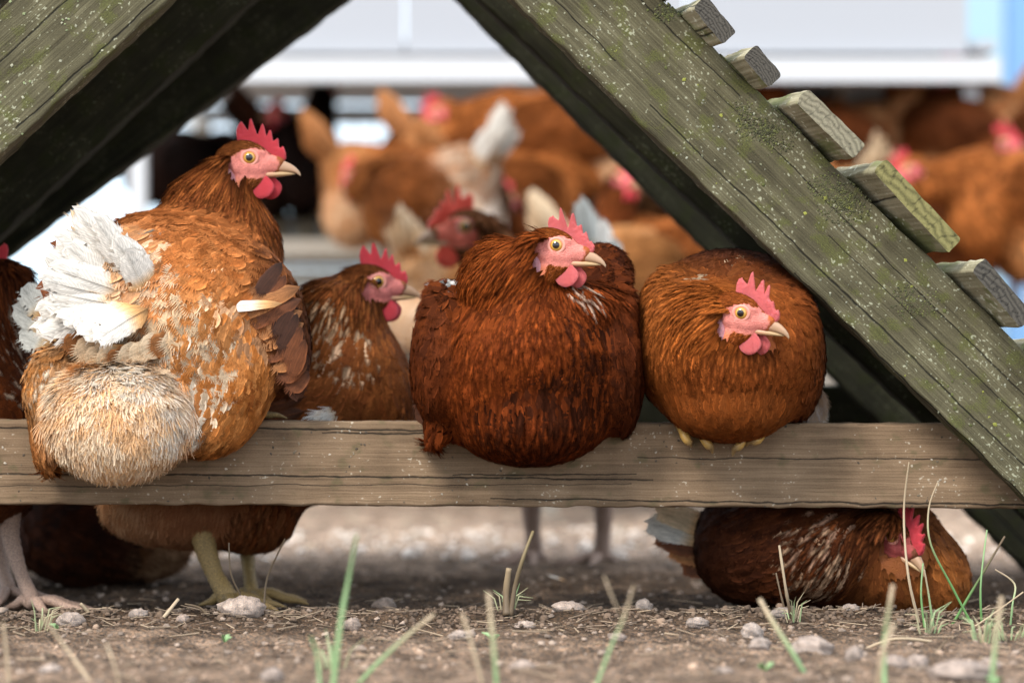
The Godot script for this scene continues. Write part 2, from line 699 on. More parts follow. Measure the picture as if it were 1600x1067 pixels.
func soil_tex() -> ImageTexture:
	if M.has("_soil"): return M["_soil"]
	var w := 1024
	var a := noise_bytes(w, w, 0.02, 201, 5, w / 2, w / 2)
	var b := noise_bytes(w, w, 0.25, 202, 3)
	var c := noise_bytes(w, w, 0.07, 203, 3)
	var by := PackedByteArray()
	by.resize(w * w * 3)
	for i in w * w:
		var t := 0.60 + (a[i] - 128) * 0.0016 + (b[i] - 128) * 0.0021 + (c[i] - 128) * 0.0016
		var hot := 0.25 if b[i] > 205 and c[i] > 140 else 0.0
		t = clampf(t + hot, 0.12, 1.0)
		var wm := (c[i] - 128) * 0.0005
		by[i * 3] = clampi(int(255.0 * (t + wm)), 0, 255)
		by[i * 3 + 1] = int(255.0 * t)
		by[i * 3 + 2] = clampi(int(255.0 * (t - wm)), 0, 255)
	M["_soil"] = img(w, w, by)
	return M["_soil"]

# ---------------------------------------------------------------- feathers
var FM := {}

func vane(kind: String, sd: int) -> ArrayMesh:
	var lr := RandomNumberGenerator.new()
	lr.seed = sd
	var nv := 8
	var nu := 4
	if kind == "flight":
		nv = 22
		nu = 6
	elif kind == "hackle": nu = 2
	var v := PackedVector3Array()
	var uv := PackedVector2Array()
	var idx := PackedInt32Array()
	var skew := lr.randf_range(-0.08, 0.08)
	for i in nv + 1:
		var t := float(i) / nv
		var w := 0.0
		match kind:
			"round", "covert": w = pow(t, 0.45) * sqrt(maxf(1.0 - pow(t, 3.2), 0.0)) * 1.08
			"streak": w = pow(t, 0.6) * pow(maxf(1.0 - t, 0.0), 0.55) * 1.75
			"hackle": w = pow(t, 0.5) * pow(maxf(1.0 - t, 0.0), 0.8) * 1.9
			"flight": w = minf(pow(t * 4.0, 0.7), 1.0) * sqrt(maxf(1.0 - pow(t, 6.0), 0.0))
		w = maxf(w, 0.03) * (0.5 if kind == "flight" else (0.485 if kind in ["round", "covert"] else 0.38))
		for j in nu + 1:
			var s := float(j) / nu * 2.0 - 1.0
			var edge := absf(s) > 0.99
			var x := s * w
			var y := t if kind == "flight" else t * 0.88
			if kind == "flight":
				x = s * w * (0.8 if s < 0.0 else 1.15)
				y += 0.07 * absf(s) * t - 0.03
				if edge: x *= 1.0 + lr.randf_range(-0.10, 0.05)
				if t > 0.8: y += lr.randf_range(-0.07, 0.04)
			else:
				var jag := 0.25 if kind == "covert" else 1.0
				if edge: x *= 1.0 + lr.randf_range(-0.22, 0.12) * jag
				if t > 0.8: y += lr.randf_range(-0.06, 0.03) * jag
			x += skew * t * t * 0.4
			var z := -0.12 * s * s * w + 0.03 * sin(PI * t) - 0.04 * t * t
			if kind == "flight": z = -0.22 * s * s * w + 0.07 * sin(PI * t) - 0.03 * t * t
			v.append(Vector3(x, y, z))
			uv.append(Vector2(s * 0.5 + 0.5, t))
	for i in nv:
		for j in nu:
			if kind == "flight" and (j == 0 or j == nu - 1) and lr.randf() < 0.12: continue   # split vane
			var a := i * (nu + 1) + j
			idx.append_array([a, a + 1, a + nu + 1, a + 1, a + nu + 2, a + nu + 1])
	if kind != "flight":      # the loose ends of the barbs make the fringe
		for side in ([] if kind in ["round", "covert"] else [-1.0, 1.0]):
			for b in 15:
				var t := 0.14 + 0.056 * b + lr.randf_range(-0.02, 0.02)
				var t2 := minf(t + lr.randf_range(0.12, 0.22), 1.04)
				var at := v.size()
				var inr := 0.40 if kind in ["round", "covert"] else 0.30
				for q in [[t, inr, 0.0], [t + 0.04, inr, 0.0], [t2, lr.randf_range(0.42, 0.56), -0.02]]:
					var w := rim_of(kind, minf(q[0], 0.97))
					v.append(Vector3(side * w * q[1] + skew * q[0] * q[0] * 0.4, q[0], 0.03 * sin(PI * q[0]) - 0.04 * q[0] * q[0] - 0.1 * w * 0.25 + q[2]))
					uv.append(Vector2(0.5 + side * minf(q[1], 0.5) * 0.96, minf(q[0], 1.0)))
				idx.append_array([at, at + 1, at + 2] if side > 0.0 else [at, at + 2, at + 1])
		for b in 9:
			var f := (b - 4.0) / 4.0
			var w := rim_of(kind, 0.8)
			var at := v.size()
			var yt := 1.0 - 0.14 * f * f + lr.randf_range(-0.07, 0.05)
			v.append_array([Vector3(f * w * 0.32 - 0.02 * w, 0.76, -0.006), Vector3(f * w * 0.46, yt, -0.05), Vector3(f * w * 0.32 + 0.07 * w, 0.76, -0.006)])
			uv.append_array([Vector2(0.5 + f * 0.3, 0.8), Vector2(0.5 + f * 0.45, minf(yt, 1.0)), Vector2(0.5 + f * 0.3, 0.8)])
			idx.append_array([at, at + 2, at + 1])
	if kind == "flight":      # loose barb ends along the edge, and the shaft
		for side in [-1.0, 1.0]:
			for b in 30:
				var t := lr.randf_range(0.3, 0.98)
				var w := sqrt(maxf(1.0 - pow(t, 6.0), 0.0)) * 0.5 * (0.8 if side < 0.0 else 1.15)
				var ln := lr.randf_range(0.03, 0.13)
				var at := v.size()
				var ox: float = side * w * 0.86
				v.append_array([Vector3(ox, t, -0.06), Vector3(ox, t + 0.022, -0.06), Vector3(ox + side * ln, t + 0.06 + ln * 0.25, -0.09 + lr.randf_range(-0.03, 0.05))])
				uv.append_array([Vector2(0.5 + 0.45 * side, t), Vector2(0.5 + 0.45 * side, t), Vector2(0.5 + 0.5 * side, t)])
				idx.append_array([at, at + 1, at + 2] if side > 0.0 else [at, at + 2, at + 1])
		var at := v.size()
		for i in 12:
			var t := i / 11.0
			for s in [-1.0, 0.0, 1.0]:
				v.append(Vector3(s * lerpf(0.028, 0.006, t), t * 0.96 - 0.06, 0.07 * sin(PI * t) - 0.03 * t * t + (0.022 if s == 0.0 else 0.002)))
				uv.append(Vector2(0.5 + 0.48, t * 0.9))
		for i in 11:
			for j in 2:
				var a := at + i * 3 + j
				idx.append_array([a, a + 1, a + 3, a + 1, a + 4, a + 3])
	for q in range(0, idx.size(), 3):
		if (v[idx[q + 2]] - v[idx[q]]).cross(v[idx[q + 1]] - v[idx[q]]).z < 0.0:
			var t := idx[q + 1]
			idx[q + 1] = idx[q + 2]
			idx[q + 2] = t
	var n := normals_of(v, idx)
	var flatter := 0.5 if kind == "flight" else 0.8      # barbs catch the light like the plumage as a whole
	for i in n.size(): n[i] = n[i].lerp(Vector3(0, 0, 1), flatter).normalized()
	return to_mesh(v, idx, n, uv)

func rim_of(kind: String, t: float) -> float:
	match kind:
		"streak": return pow(t, 0.6) * pow(maxf(1.0 - t, 0.0), 0.55) * 1.75
		"hackle": return pow(t, 0.5) * pow(maxf(1.0 - t, 0.0), 0.8) * 1.9
	return pow(t, 0.45) * sqrt(maxf(1.0 - pow(t, 3.2), 0.0)) * 1.08

func tuft(sd: int) -> ArrayMesh:      # a downy feather: a bunch of fine curling barbs
	var lr := RandomNumberGenerator.new()
	lr.seed = sd
	var v := PackedVector3Array()
	var uv := PackedVector2Array()
	var n := PackedVector3Array()
	var idx := PackedInt32Array()
	for b in 34:
		var an := lr.randf_range(-1.0, 1.0)
		var ln := lr.randf_range(0.6, 1.0) * (1.0 - 0.25 * absf(an))
		var lift := lr.randf_range(-0.05, 0.3)
		var curl := lr.randf_range(-0.25, 0.25)
		var wd := lr.randf_range(0.02, 0.038)
		var at := v.size()
		for i in 5:
			var t := i / 4.0
			var p := Vector3(sin(an * 0.75) * t * ln * 0.8 + curl * t * t * 0.4, cos(an * 0.75) * t * ln, lift * t - 0.25 * t * t * lift * 2.0)
			var w := wd * (1.0 - t * 0.8)
			v.append_array([p + Vector3(-w, 0, 0), p + Vector3(w, 0, 0)])
			uv.append_array([Vector2(0.3, t), Vector2(0.7, t)])
			var nn := Vector3(curl, -lift * 0.6, 1.0).normalized()
			n.append_array([(nn + Vector3(-0.35, 0, 0)).normalized(), (nn + Vector3(0.35, 0, 0)).normalized()])
		for i in 4:
			var a := at + i * 2
			idx.append_array([a, a + 2, a + 1, a + 1, a + 2, a + 3])
	return to_mesh(v, fix(v, n, idx), n, uv)

func make_feather_meshes():
	FM["round"] = [vane("round", 1), vane("round", 2)]
	FM["streak"] = [vane("streak", 3), vane("streak", 4)]
	FM["hackle"] = [vane("hackle", 5), vane("hackle", 6)]
	FM["down"] = [tuft(7), tuft(8)]
	FM["covert"] = [vane("covert", 21), vane("covert", 22)]
	FM["flight"] = [vane("flight", 9), vane("flight", 10), vane("flight", 11), vane("flight", 12)]

const FMAT := {"round": "f_laced", "streak": "f_streak", "hackle": "f_hackle", "down": "f_down"}

# ---------------------------------------------------------------- the head, in units of 1/1400 m, eye at the origin, beak towards +x
var HEAD := {}

func face_mask(p: Vector3) -> float:     # 1 on bare pink skin
	var x := p.x
	var y := p.y
	var a := 1.0 - sqrt(pow((x - 9.0) / 38.0, 2.0) + pow((y + 9.0) / 26.0, 2.0))
	var b := 1.0 - sqrt(pow((x + 22.0) / 15.0, 2.0) + pow((y + 26.0) / 32.0, 2.0))
	var brow := (y - 14.0 + 0.34 * (x - 4.0)) * 0.09      # feathered crown above the eye
	var m := maxf(a, b * 0.9) * 3.5
	m = minf(m, 1.0 - brow)
	if absf(p.z) < 7.0 and y > 0.0 and x < 34.0: m = 0.0
	m += noise_a.get_noise_3dv(p * 0.12) * 0.45
	return smoothstep(0.05, 0.45, m)

func make_head():
	var fd := Field.new()
	fd.k = 9.0
	fd.prims = [EL(Vector3(-14, 0, 0), Vector3(42, 29, 23)), CP(Vector3(0, -6, 0), Vector3(38, -13, 0), 21, 11.5), EL(Vector3(-8, -24, 0), Vector3(33, 27, 20)),
		CP(Vector3(12, -30, 0), Vector3(-16, -46, 0), 13, 21), CP(Vector3(-16, 12, 15), Vector3(18, 9, 12), 7, 5), CP(Vector3(-16, 12, -15), Vector3(18, 9, -12), 7, 5),
		CP(Vector3(26, -1, 0), Vector3(45, -4, 0), 9, 7), EL(Vector3(40, -6, 6), Vector3(8, 4.5, 4)), EL(Vector3(40, -6, -6), Vector3(8, 4.5, 4)),
		CP(Vector3(-22, -16, 17), Vector3(14, -17, 14), 5, 4), CP(Vector3(-22, -16, -17), Vector3(14, -17, -14), 5, 4)]
	var s := nets(fd, Vector3(-66, -80, -36), Vector3(62, 44, 36), 2.0)
	HEAD.v = s[0]
	HEAD.n = s[1]
	HEAD.idx = s[2]
	var mask := PackedFloat32Array()
	for p in s[0]: mask.append(face_mask(p))
	HEAD.mask = mask
	var z := 40.0
	while fd.f(Vector3(0, 0, z)) > 0.0: z -= 0.25
	HEAD.eye_z = z
	# eyeball
	var rings := []
	var ecols := []
	for i in range(1, 30):
		var th := PI * i / 30.0
		var ring := PackedVector3Array()
		for j in 28:
			ring.append(Vector3(sin(th) * cos(TAU * j / 28), sin(th) * sin(TAU * j / 28), cos(th)) * 12.6)
		rings.append(ring)
		var d := rad_to_deg(th)
		var c := Color(0.004, 0.003, 0.003)
		if d > 25.0: c = Color(0.56, 0.31, 0.06)
		if d > 40.0: c = Color(0.46, 0.2, 0.035)
		if d > 48.0: c = Color(0.22, 0.08, 0.02)
		if d > 57.0: c = Color(0.55, 0.3, 0.2)
		ecols.append(c)
	var l := loft(rings, ecols)
	HEAD.eye = to_mesh(l[0], l[1], null, null, l[2])
	var lid := TorusMesh.new()
	lid.inner_radius = 9.0
	lid.outer_radius = 14.4
	lid.rings = 28
	lid.ring_segments = 10
	HEAD.lid = lid
	# comb
	HEAD.combs = []
	for k in 3:
		var cf := CombField.new()
		cf.thick = 5.2
		var lr := RandomNumberGenerator.new()
		lr.seed = 90 + k
		var tips := [[-17, 60], [-1.5, 64], [18, 55], [29.5, 46], [41, 33], [50, 20]]
		var gaps := [[-6, 44], [10, 36], [24, 35], [34, 27], [44, 17]]
		var pts: Array[Vector2] = [Vector2(-18, 12), Vector2(-23, 30), Vector2(-25, 42), Vector2(-23, 51)]
		for i in 6:
			var tip := Vector2(tips[i][0], tips[i][1]) + (Vector2(lr.randf_range(-2, 2), lr.randf_range(-7, 6)) if k > 0 else Vector2.ZERO)
			pts.append(tip + Vector2(-2.4, -3.2))
			pts.append(tip)
			pts.append(tip + Vector2(1.9, -3.6))
			if i < 5: pts.append(Vector2(gaps[i][0], gaps[i][1]) + (Vector2(lr.randf_range(-1, 1), lr.randf_range(-4, 4)) if k > 0 else Vector2.ZERO))
		pts.append_array([Vector2(55, 8), Vector2(55, 0), Vector2(50, -7), Vector2(40, -10), Vector2(28, -6), Vector2(14, 2), Vector2(-4, 8)])
		cf.poly = PackedVector2Array(pts)
		var q := nets(cf, Vector3(-30, -14, -9), Vector3(62, 74, 9), 1.5, 2.2)
		var v: PackedVector3Array = q[0]
		for i in v.size():
			var p := v[i]
			var up := maxf(p.y - 16.0, 0.0)
			p.z += 2.6 * sin(p.x * 0.13 + k) * up / 30.0 + (0.0 if k == 0 else 0.0035 * up * up * (1.0 if k == 1 else -1.0)) + noise_a.get_noise_2d(p.x * 0.16, p.y * 0.16 + k * 7) * 1.2
			v[i] = p
		HEAD.combs.append(to_mesh(v, q[2]))
	# wattle, lobe
	HEAD.wattle = wattle_mesh()
	HEAD.lobe = blob(Vector3(7, 17, 4.2), 0.12, 3.0, 16)
	# beak
	var up_rows := [[20, 3, -20, 13.5], [30, 2, -20.5, 12.5], [40, 0, -21, 10.3], [52, -4, -21.7, 7.8], [62, -8.5, -22.3, 5.8], [70, -14, -23.5, 3.9], [75.5, -19.5, -26, 2.2], [78.5, -25, -28.5, 0.9]]
	var lo_rows := [[18, -19.5, -31, 11], [32, -20, -30.5, 9.5], [46, -20.5, -29, 7.2], [58, -21.4, -27.4, 4.6], [66, -23, -26, 2.2], [70, -24.5, -25.5, 0.6]]
	HEAD.beak_up = beak_mesh(up_rows, Color(0.55, 0.25, 0.19), Color(0.37, 0.225, 0.135), Color(0.31, 0.2, 0.12))
	HEAD.beak_lo = beak_mesh(lo_rows, Color(0.5, 0.27, 0.16), Color(0.42, 0.28, 0.14), Color(0.30, 0.2, 0.1))
	HEAD.nostril = blob(Vector3(5.2, 1.5, 1.6), 0.1, 1.0, 10)

func wattle_mesh() -> ArrayMesh:
	var rings := []
	for i in range(1, 20):
		var th := PI * i / 20.0
		var ring := PackedVector3Array()
		for j in 24:
			var ph := TAU * j / 24
			var p := Vector3(sin(th) * cos(ph), cos(th), sin(th) * sin(ph))
			var wide := 0.62 + 0.38 * smoothstep(0.9, -0.3, p.y)
			var q := Vector3(p.x * 20.0 * wide, p.y * 21.0, p.z * (5.0 - 1.4 * p.y))
			q.z += 2.0 * sin(q.x * 0.15) + noise_a.get_noise_2d(q.x * 0.2, q.y * 0.2) * 1.3
			ring.append(q)
		rings.append(ring)
	var l := loft(rings)
	return to_mesh(l[0], l[1])

func beak_mesh(rows: Array, c0: Color, c1: Color, c2: Color) -> ArrayMesh:
	var rings := []
	var cols := []
	var fine := []
	for i in rows.size() - 1:
		for s in 3:
			var t := s / 3.0
			var r := []
			for q in 4: r.append(lerpf(rows[i][q], rows[i + 1][q], t))
			fine.append(r)
	fine.append(rows[-1])
	for i in fine.size():
		var r: Array = fine[i]
		var ring := PackedVector3Array()
		for j in 18:
			var an := TAU * j / 18
			var cy := cos(an)
			var sx := sin(an)
			ring.append(Vector3(r[0] - 1.2 * absf(sx), lerpf(r[2], r[1], 0.5 + 0.5 * signf(cy) * pow(absf(cy), 0.85)), signf(sx) * pow(absf(sx), 0.8) * r[3]))
		rings.append(ring)
		var t := float(i) / (fine.size() - 1)
		cols.append(c0.lerp(c1, smoothstep(0.15, 0.5, t)).lerp(c2, smoothstep(0.6, 1.0, t)))
	var l := loft(rings, cols)
	return to_mesh(l[0], l[1], null, null, l[2])

# ---------------------------------------------------------------- hens
func head_at(ex: float, ey: float, ez: float, yaw: float, pitch: float, roll := 0.0, size := 1.0, side := 1.0) -> Transform3D:
	# the eye that the camera sees (side +1: the hen looks right) stands at that place
	var b := Basis(Vector3.UP, deg_to_rad(-yaw) if side > 0.0 else PI + deg_to_rad(yaw)) * Basis(Vector3(0, 0, 1), deg_to_rad(pitch)) * Basis(Vector3(1, 0, 0), deg_to_rad(roll))
	b = b.scaled(Vector3.ONE * U(ez) * size)
	return Transform3D(b, P(ex, ey, ez) - b * Vector3(0, 0, HEAD.eye_z * side))

func E(px: float, py: float, z: float, rx: float, ry: float, rz: float, turn := Vector3.ZERO) -> Prim:
	return EL(P(px, py, z), Vector3(rx * U(z), ry * U(z), rz), turn)

func N(x0: float, y0: float, z0: float, r0: float, x1: float, y1: float, z1: float, r1: float) -> Prim:
	return CP(P(x0, y0, z0), P(x1, y1, z1), r0 * U(z0), r1 * U(z1))

func hen_body(root: Node3D, prims: Array, head: Transform3D, o: Dictionary):
	var base := root.position
	var fd := Field.new()
	fd.k = o.get("k", 0.022)
	var lo := Vector3.ONE * 1e9
	var hi := -lo
	for p: Prim in prims:
		fd.prims.append(p)
		var m := maxf(p.r.x, maxf(p.r.y, p.r.z))
		for q in ([[p.a, p.ra], [p.b, p.rb]] if p.cap else [[p.a, m]]):
			lo = lo.min(q[0] - Vector3.ONE * (q[1] + 0.02))
			hi = hi.max(q[0] + Vector3.ONE * (q[1] + 0.02))
	var cell: float = o.get("cell", 0.0055)
	var s := nets(fd, lo, hi, cell)
	var v: PackedVector3Array = s[0]
	var n: PackedVector3Array = s[1]
	var idx: PackedInt32Array = s[2]
	var col := PackedColorArray()
	var inv := head.affine_inverse()
	var put := {}
	var tint := {}
	for st in FMAT:
		put[st] = [[], []]
		tint[st] = [PackedColorArray(), PackedColorArray()]
	var lr := RandomNumberGenerator.new()
	lr.seed = o.get("seed", 5)
	var body_n := v.size()
	for i in body_n:      # the neck stays inside the bare face
		var hp := inv * v[i]
		if hp.x > -40.0 and hp.x < 60.0 and absf(hp.y + 8.0) < 56.0 and absf(hp.z) < 45.0:
			var m := smoothstep(0.0, 0.3, face_mask(hp))
			if hp.y > 34.0 - maxf(hp.x, 0.0): m = 0.0
			hp.z = lerpf(hp.z, clampf(hp.z, -12.0, 12.0), m)
			v[i] = head * hp
	var patches: Array = o.get("patches", [])
	var dens: float = o.get("dense", 1.0)
	var big: float = o.get("big", 1.0)
	for i in body_n:
		var p := v[i]
		var nn := n[i]
		var best := 1e9
		var ds := PackedFloat32Array()
		for q: Prim in prims:
			var d := q.d(p)
			ds.append(d)
			best = minf(best, d)
		var fl := Vector3.ZERO
		var c1 := Color(0, 0, 0)
		var c2 := Color(0, 0, 0)
		var ln := 0.0
		var wd := 0.0
		var rt := 0.0
		var tl := 0.0
		var ws := 0.0
		var lead: Prim = prims[0]
		var lw := 0.0
		for j in ds.size():
			var w := exp(-(ds[j] - best) / 0.009)
			if w < 0.02: continue
			var q: Prim = prims[j]
			ws += w
			fl += q.flow * w
			c1 += q.c1 * w
			c2 += q.c2 * w
			ln += q.ln * w
			wd += q.wd * w
			rt += q.rate * w
			tl += q.tilt * w
			if w * lr.randf_range(0.6, 1.4) > lw:
				lw = w
				lead = q
		c1 = c1 / ws
		c2 = c2 / ws
		col.append(c1.lerp(c2, 0.5))
		var hp := inv * p
		if hp.x > -38.0 and hp.x < 60.0 and absf(hp.y + 6.0) < 52.0 and absf(hp.z) < 40.0 and (face_mask(hp) > 0.25 or hp.x > 10.0): continue
		rt = rt / ws * dens
		var cnt := int(rt + lr.randf())
		for c in cnt:
			var len := ln / ws * lr.randf_range(0.85, 1.3) * big
			var wid := wd / ws * lr.randf_range(1.0, 1.35) * big
			var jit := Vector3(lr.randf() - 0.5, lr.randf() - 0.5, lr.randf() - 0.5) * cell * 1.1
			var f: Vector3 = fl / ws + Vector3(lr.randf() - 0.5, lr.randf() - 0.5, lr.randf() - 0.5) * o.get("messy", 0.34) * (2.3 if lead.style == "down" else 1.0)
			var t := f - nn * f.dot(nn)
			if t.length() < 0.05: t = Vector3(0, -1, 0) + nn * nn.y
			t = t.normalized()
			var ti := (tl / ws) * (1.0 if lead.style == "down" else 0.32) + lr.randf_range(-0.03, 0.04)
			var cc := c1.lerp(c2, lr.randf()) * lr.randf_range(0.82, 1.14) * (1.0 + 0.35 * noise_b.get_noise_3dv(p * 26.0)) * (1.6 if lr.randf() < 0.1 and lead.style != "round" else 1.0)
			var st := lead.style
			if st == "streak" and lr.randf() < 0.28: st = "round"
			if st == "down": cc = c2.lerp(c1, smoothstep(-0.25, 0.3, noise_b.get_noise_3dv(p * 55.0) + lr.randf_range(-0.2, 0.2))) * lr.randf_range(0.9, 1.08)
			for pa in patches:
				var k: float = 1.0 - p.distance_to(pa[0]) / pa[1]
				if k > 0.0 and lr.randf() < minf(k * 2.0, 1.0) * pa[3]:
					cc = (pa[2] as Color) * lr.randf_range(0.8, 1.15)
					if pa.size() > 4: st = pa[4]
			place_feather(put, tint, st, lr, p + jit - nn * jit.dot(nn) + nn * 0.0006 - base, nn, t, len, wid, ti, cc)
	# head surface and its small feathers
	var hc: Array = o.get("head_cols", [Color(0.25, 0.075, 0.02), Color(0.15, 0.04, 0.012)])
	var hs: float = head.basis.x.length()
	var pink: Color = o.get("pink", Color(0.66, 0.215, 0.175))
	var hv: PackedVector3Array = HEAD.v
	var off := v.size()
	for i in hv.size():
		var p := head * hv[i]
		var m: float = HEAD.mask[i]
		v.append(p)
		n.append((head.basis * HEAD.n[i]).normalized())
		var pc := pink * (1.0 + 0.3 * noise_a.get_noise_3dv(hv[i] * 0.07) + 0.3 * noise_a.get_noise_3dv(hv[i] * 0.35))
		if hv[i].y < -26.0: pc = pc.lerp(hc[0] * 1.5, smoothstep(-26.0, -40.0, hv[i].y) * 0.6)
		col.append((hc[0] as Color).lerp(hc[1], 0.4).lerp(pc, m))
		if m > 0.55 or hv[i].x > 40.0: continue
		if fd.f(p) < -0.006: continue
		var ht := hv[i]
		var rate: float = o.get("head_rate", 0.5)
		if lr.randf() > rate: continue
		var f := Vector3(-1.0, -0.15 - 0.9 * smoothstep(8.0, -40.0, ht.y) + 0.25 * smoothstep(10.0, 40.0, ht.x), 0.0)
		f = head.basis * f + Vector3(lr.randf() - 0.5, lr.randf() - 0.5, lr.randf() - 0.5) * 0.25 * hs
		var nn := n[v.size() - 1]
		var t := (f - nn * f.dot(nn)).normalized()
		var near := smoothstep(-60.0, 20.0, ht.x)
		var len := lerpf(17.0, 8.0, near) * hs * lr.randf_range(0.8, 1.25)
		var wid := lerpf(6.0, 3.2, near) * hs
		var cc := (hc[0] as Color).lerp(hc[1], lr.randf()) * lr.randf_range(0.75, 1.3)
		if ht.x < -28.0 and ht.x > -42.0 and ht.y < 4.0 and ht.y > -16.0: cc = cc.lerp(Color(0.5, 0.3, 0.18), lr.randf() * 0.8)   # ear coverts
		place_feather(put, tint, "hackle", lr, p - base, nn, t, len, wid, 0.10, cc)
	for k: int in HEAD.idx: idx.append(k + off)
	for i in v.size(): v[i] -= base
	part(root, "body", to_mesh(v, idx, n, null, col), M.skin)
	for st in FMAT:
		for k in 2:
			if put[st][k].is_empty(): continue
			var mm := MultiMesh.new()
			mm.transform_format = MultiMesh.TRANSFORM_3D
			mm.use_colors = true
			mm.mesh = FM[st][k]
			mm.instance_count = put[st][k].size()
			for i in put[st][k].size():
				mm.set_instance_transform(i, put[st][k][i])
				mm.set_instance_color(i, tint[st][k][i])
			var mi := MultiMeshInstance3D.new()
			mi.name = {"round": "body_feathers", "streak": "breast_feathers", "hackle": "neck_feathers", "down": "down_feathers"}[st] + ("" if k == 0 else "_001")
			mi.multimesh = mm
			mi.material_override = M[FMAT[st]]
			mi.set_meta("kind", "stuff")
			root.add_child(mi, true)
	head_parts(root, head, o)

func place_feather(put: Dictionary, tint: Dictionary, st: String, lr: RandomNumberGenerator, p: Vector3, nn: Vector3, t: Vector3, len: float, wid: float, tilt: float, c: Color):
	var y := (t * cos(tilt) + nn * sin(tilt)).normalized()
	var z := (nn - y * nn.dot(y)).normalized()
	var x := y.cross(z)
	var rl := lr.randf_range(-0.25, 0.25)
	var x2 := x * cos(rl) + z * sin(rl)
	var z2 := x2.cross(y)
	var k := lr.randi() % 2
	put[st][k].append(Transform3D(Basis(x2 * (len if st == "down" else wid), y * len, z2 * len), p - y * len * 0.3))
	tint[st][k].append(c)

func head_parts(root: Node3D, head: Transform3D, o: Dictionary):
	var T := Transform3D(head.basis, head.origin - root.position)
	var cs: Vector3 = o.get("comb_scale", Vector3.ONE)
	part(root, "comb", HEAD.combs[o.get("comb", 0)], M[o.get("comb_mat", "comb")], T * Transform3D(Basis.from_scale(cs), o.get("comb_shift", Vector3.ZERO)))
	part(root, "upper_beak", HEAD.beak_up, M.beak, T)
	part(root, "lower_beak", HEAD.beak_lo, M.beak, T)
	for s in [1.0, -1.0]:
		var eye := part(root, "eye", HEAD.eye, M.eye, T * Transform3D(Basis(Vector3.UP, 0.0 if s > 0 else PI) * Basis(Vector3.UP, 0.12 * s), Vector3(0, 0, s * (HEAD.eye_z - 8.8))))
		part(eye, "eyelid", HEAD.lid, M.lid, Transform3D(Basis(Vector3(1, 0, 0), PI / 2).scaled_local(Vector3(1.04, 0.8, 0.94)), Vector3(0, 0, 6.6)))
		part(root, "wattle", HEAD.wattle, M[o.get("wattle_mat", "wattle")], T * Transform3D(Basis(Vector3(1, 0, 0), -0.14 * s) * Basis(Vector3(0, 0, 1), 0.2), Vector3(18.0 + (0.0 if s > 0 else 9.0) * o.get("wattle_gap", 1.0), -43, s * 8.5)))
		part(root, "earlobe", HEAD.lobe, M.lobe, T * Transform3D(Basis(Vector3(0, 0, 1), 0.22), Vector3(-29, -34, s * 18.0)))
		part(root, "nostril", HEAD.nostril, M.nostril, T * Transform3D(Basis(Vector3(0, 0, 1), -0.35), Vector3(41, -7.5, s * 9.6)))

func quill(root: Node3D, called: String, base: Vector3, tip: Vector3, nrm: Vector3, width: float, look: String, k := 0) -> MeshInstance3D:
	var y := tip - base
	var l := y.length()
	y /= l
	var z := (nrm - y * nrm.dot(y)).normalized()
	var x := y.cross(z)
	return part(root, called, FM.flight[k % 4], M["quill_" + look], Transform3D(Basis(x * width, y * l, z * l), base - root.position))

func foot(leg: Node3D, at: Vector3, fwd: Vector3, size := 1.0, m: Material = null):
	var dirs := [0.0, 0.62, -0.62, PI]
	for i in 4:
		var d := fwd.rotated(Vector3.UP, dirs[i])
		var l: float = [0.058, 0.048, 0.048, 0.024][i] * size
		var pts := [at + Vector3(0, 0.008, 0), at + d * l * 0.4 + Vector3(0, 0.011, 0) * size, at + d * l * 0.75 + Vector3(0, 0.006, 0) * size, at + d * l + Vector3(0, 0.005, 0), at + d * (l + 0.013 * size) + Vector3(0, 0.001, 0)]
		part(leg, "toe", tube_mesh(smooth_path(pts, 6), scutes(rads([0.0062, 0.0055, 0.0046, 0.0032, 0.0006], 6, size)), 10), m)

func scutes(r: Array) -> Array:
	for i in r.size(): r[i] *= 1.0 + (0.06 if i % 2 else -0.04)
	return r

func rads(r: Array, steps: int, k := 1.0) -> Array:
	var out := []
	for i in r.size() - 1:
		for s in steps: out.append(lerpf(r[i], r[i + 1], float(s) / steps) * k)
	out.append(r[-1] * k)
	return out

func leg(root: Node3D, hock: Vector3, ground: Vector3, fwd: Vector3, mkey := "shank", size := 1.0, thick := 1.0):
	var b := root.position
	var h := hock - b
	var g := ground - b
	var m: Material = M[mkey]
	var pts := [h + Vector3(0, 0.03, 0) * size, h, h.lerp(g, 0.5) , g + Vector3(0, 0.014, 0) * size, g + Vector3(0, 0.006, 0)]
	var rr := rads([0.0125, 0.0088, 0.0064, 0.0074, 0.006], 9, size * thick)
	for i in rr.size(): rr[i] *= 1.0 + (0.045 if i % 2 else -0.03)
	var o := part(root, "leg", tube_mesh(smooth_path(pts, 9), rr, 12), m)
	foot(o, g, fwd, size, m)

const RUST := Color(0.33, 0.098, 0.024)
const DEEP := Color(0.175, 0.044, 0.012)
const MAHOG := Color(0.235, 0.058, 0.014)
const DUSK := Color(0.085, 0.024, 0.009)
const TAN := Color(0.80, 0.34, 0.13)
const AMBER := Color(0.68, 0.25, 0.06)
const CREAM := Color(0.78, 0.59, 0.39)
const SNOW := Color(0.88, 0.85, 0.8)

func build_front_hens():
	hen_seen_from_behind()
	hen_facing_forward()
	hen_tucked_low()
	hen_standing_behind()
	hen_at_the_edge()
	hen_behind_the_middle()
	hen_lying_down()
	hen_in_the_dark()

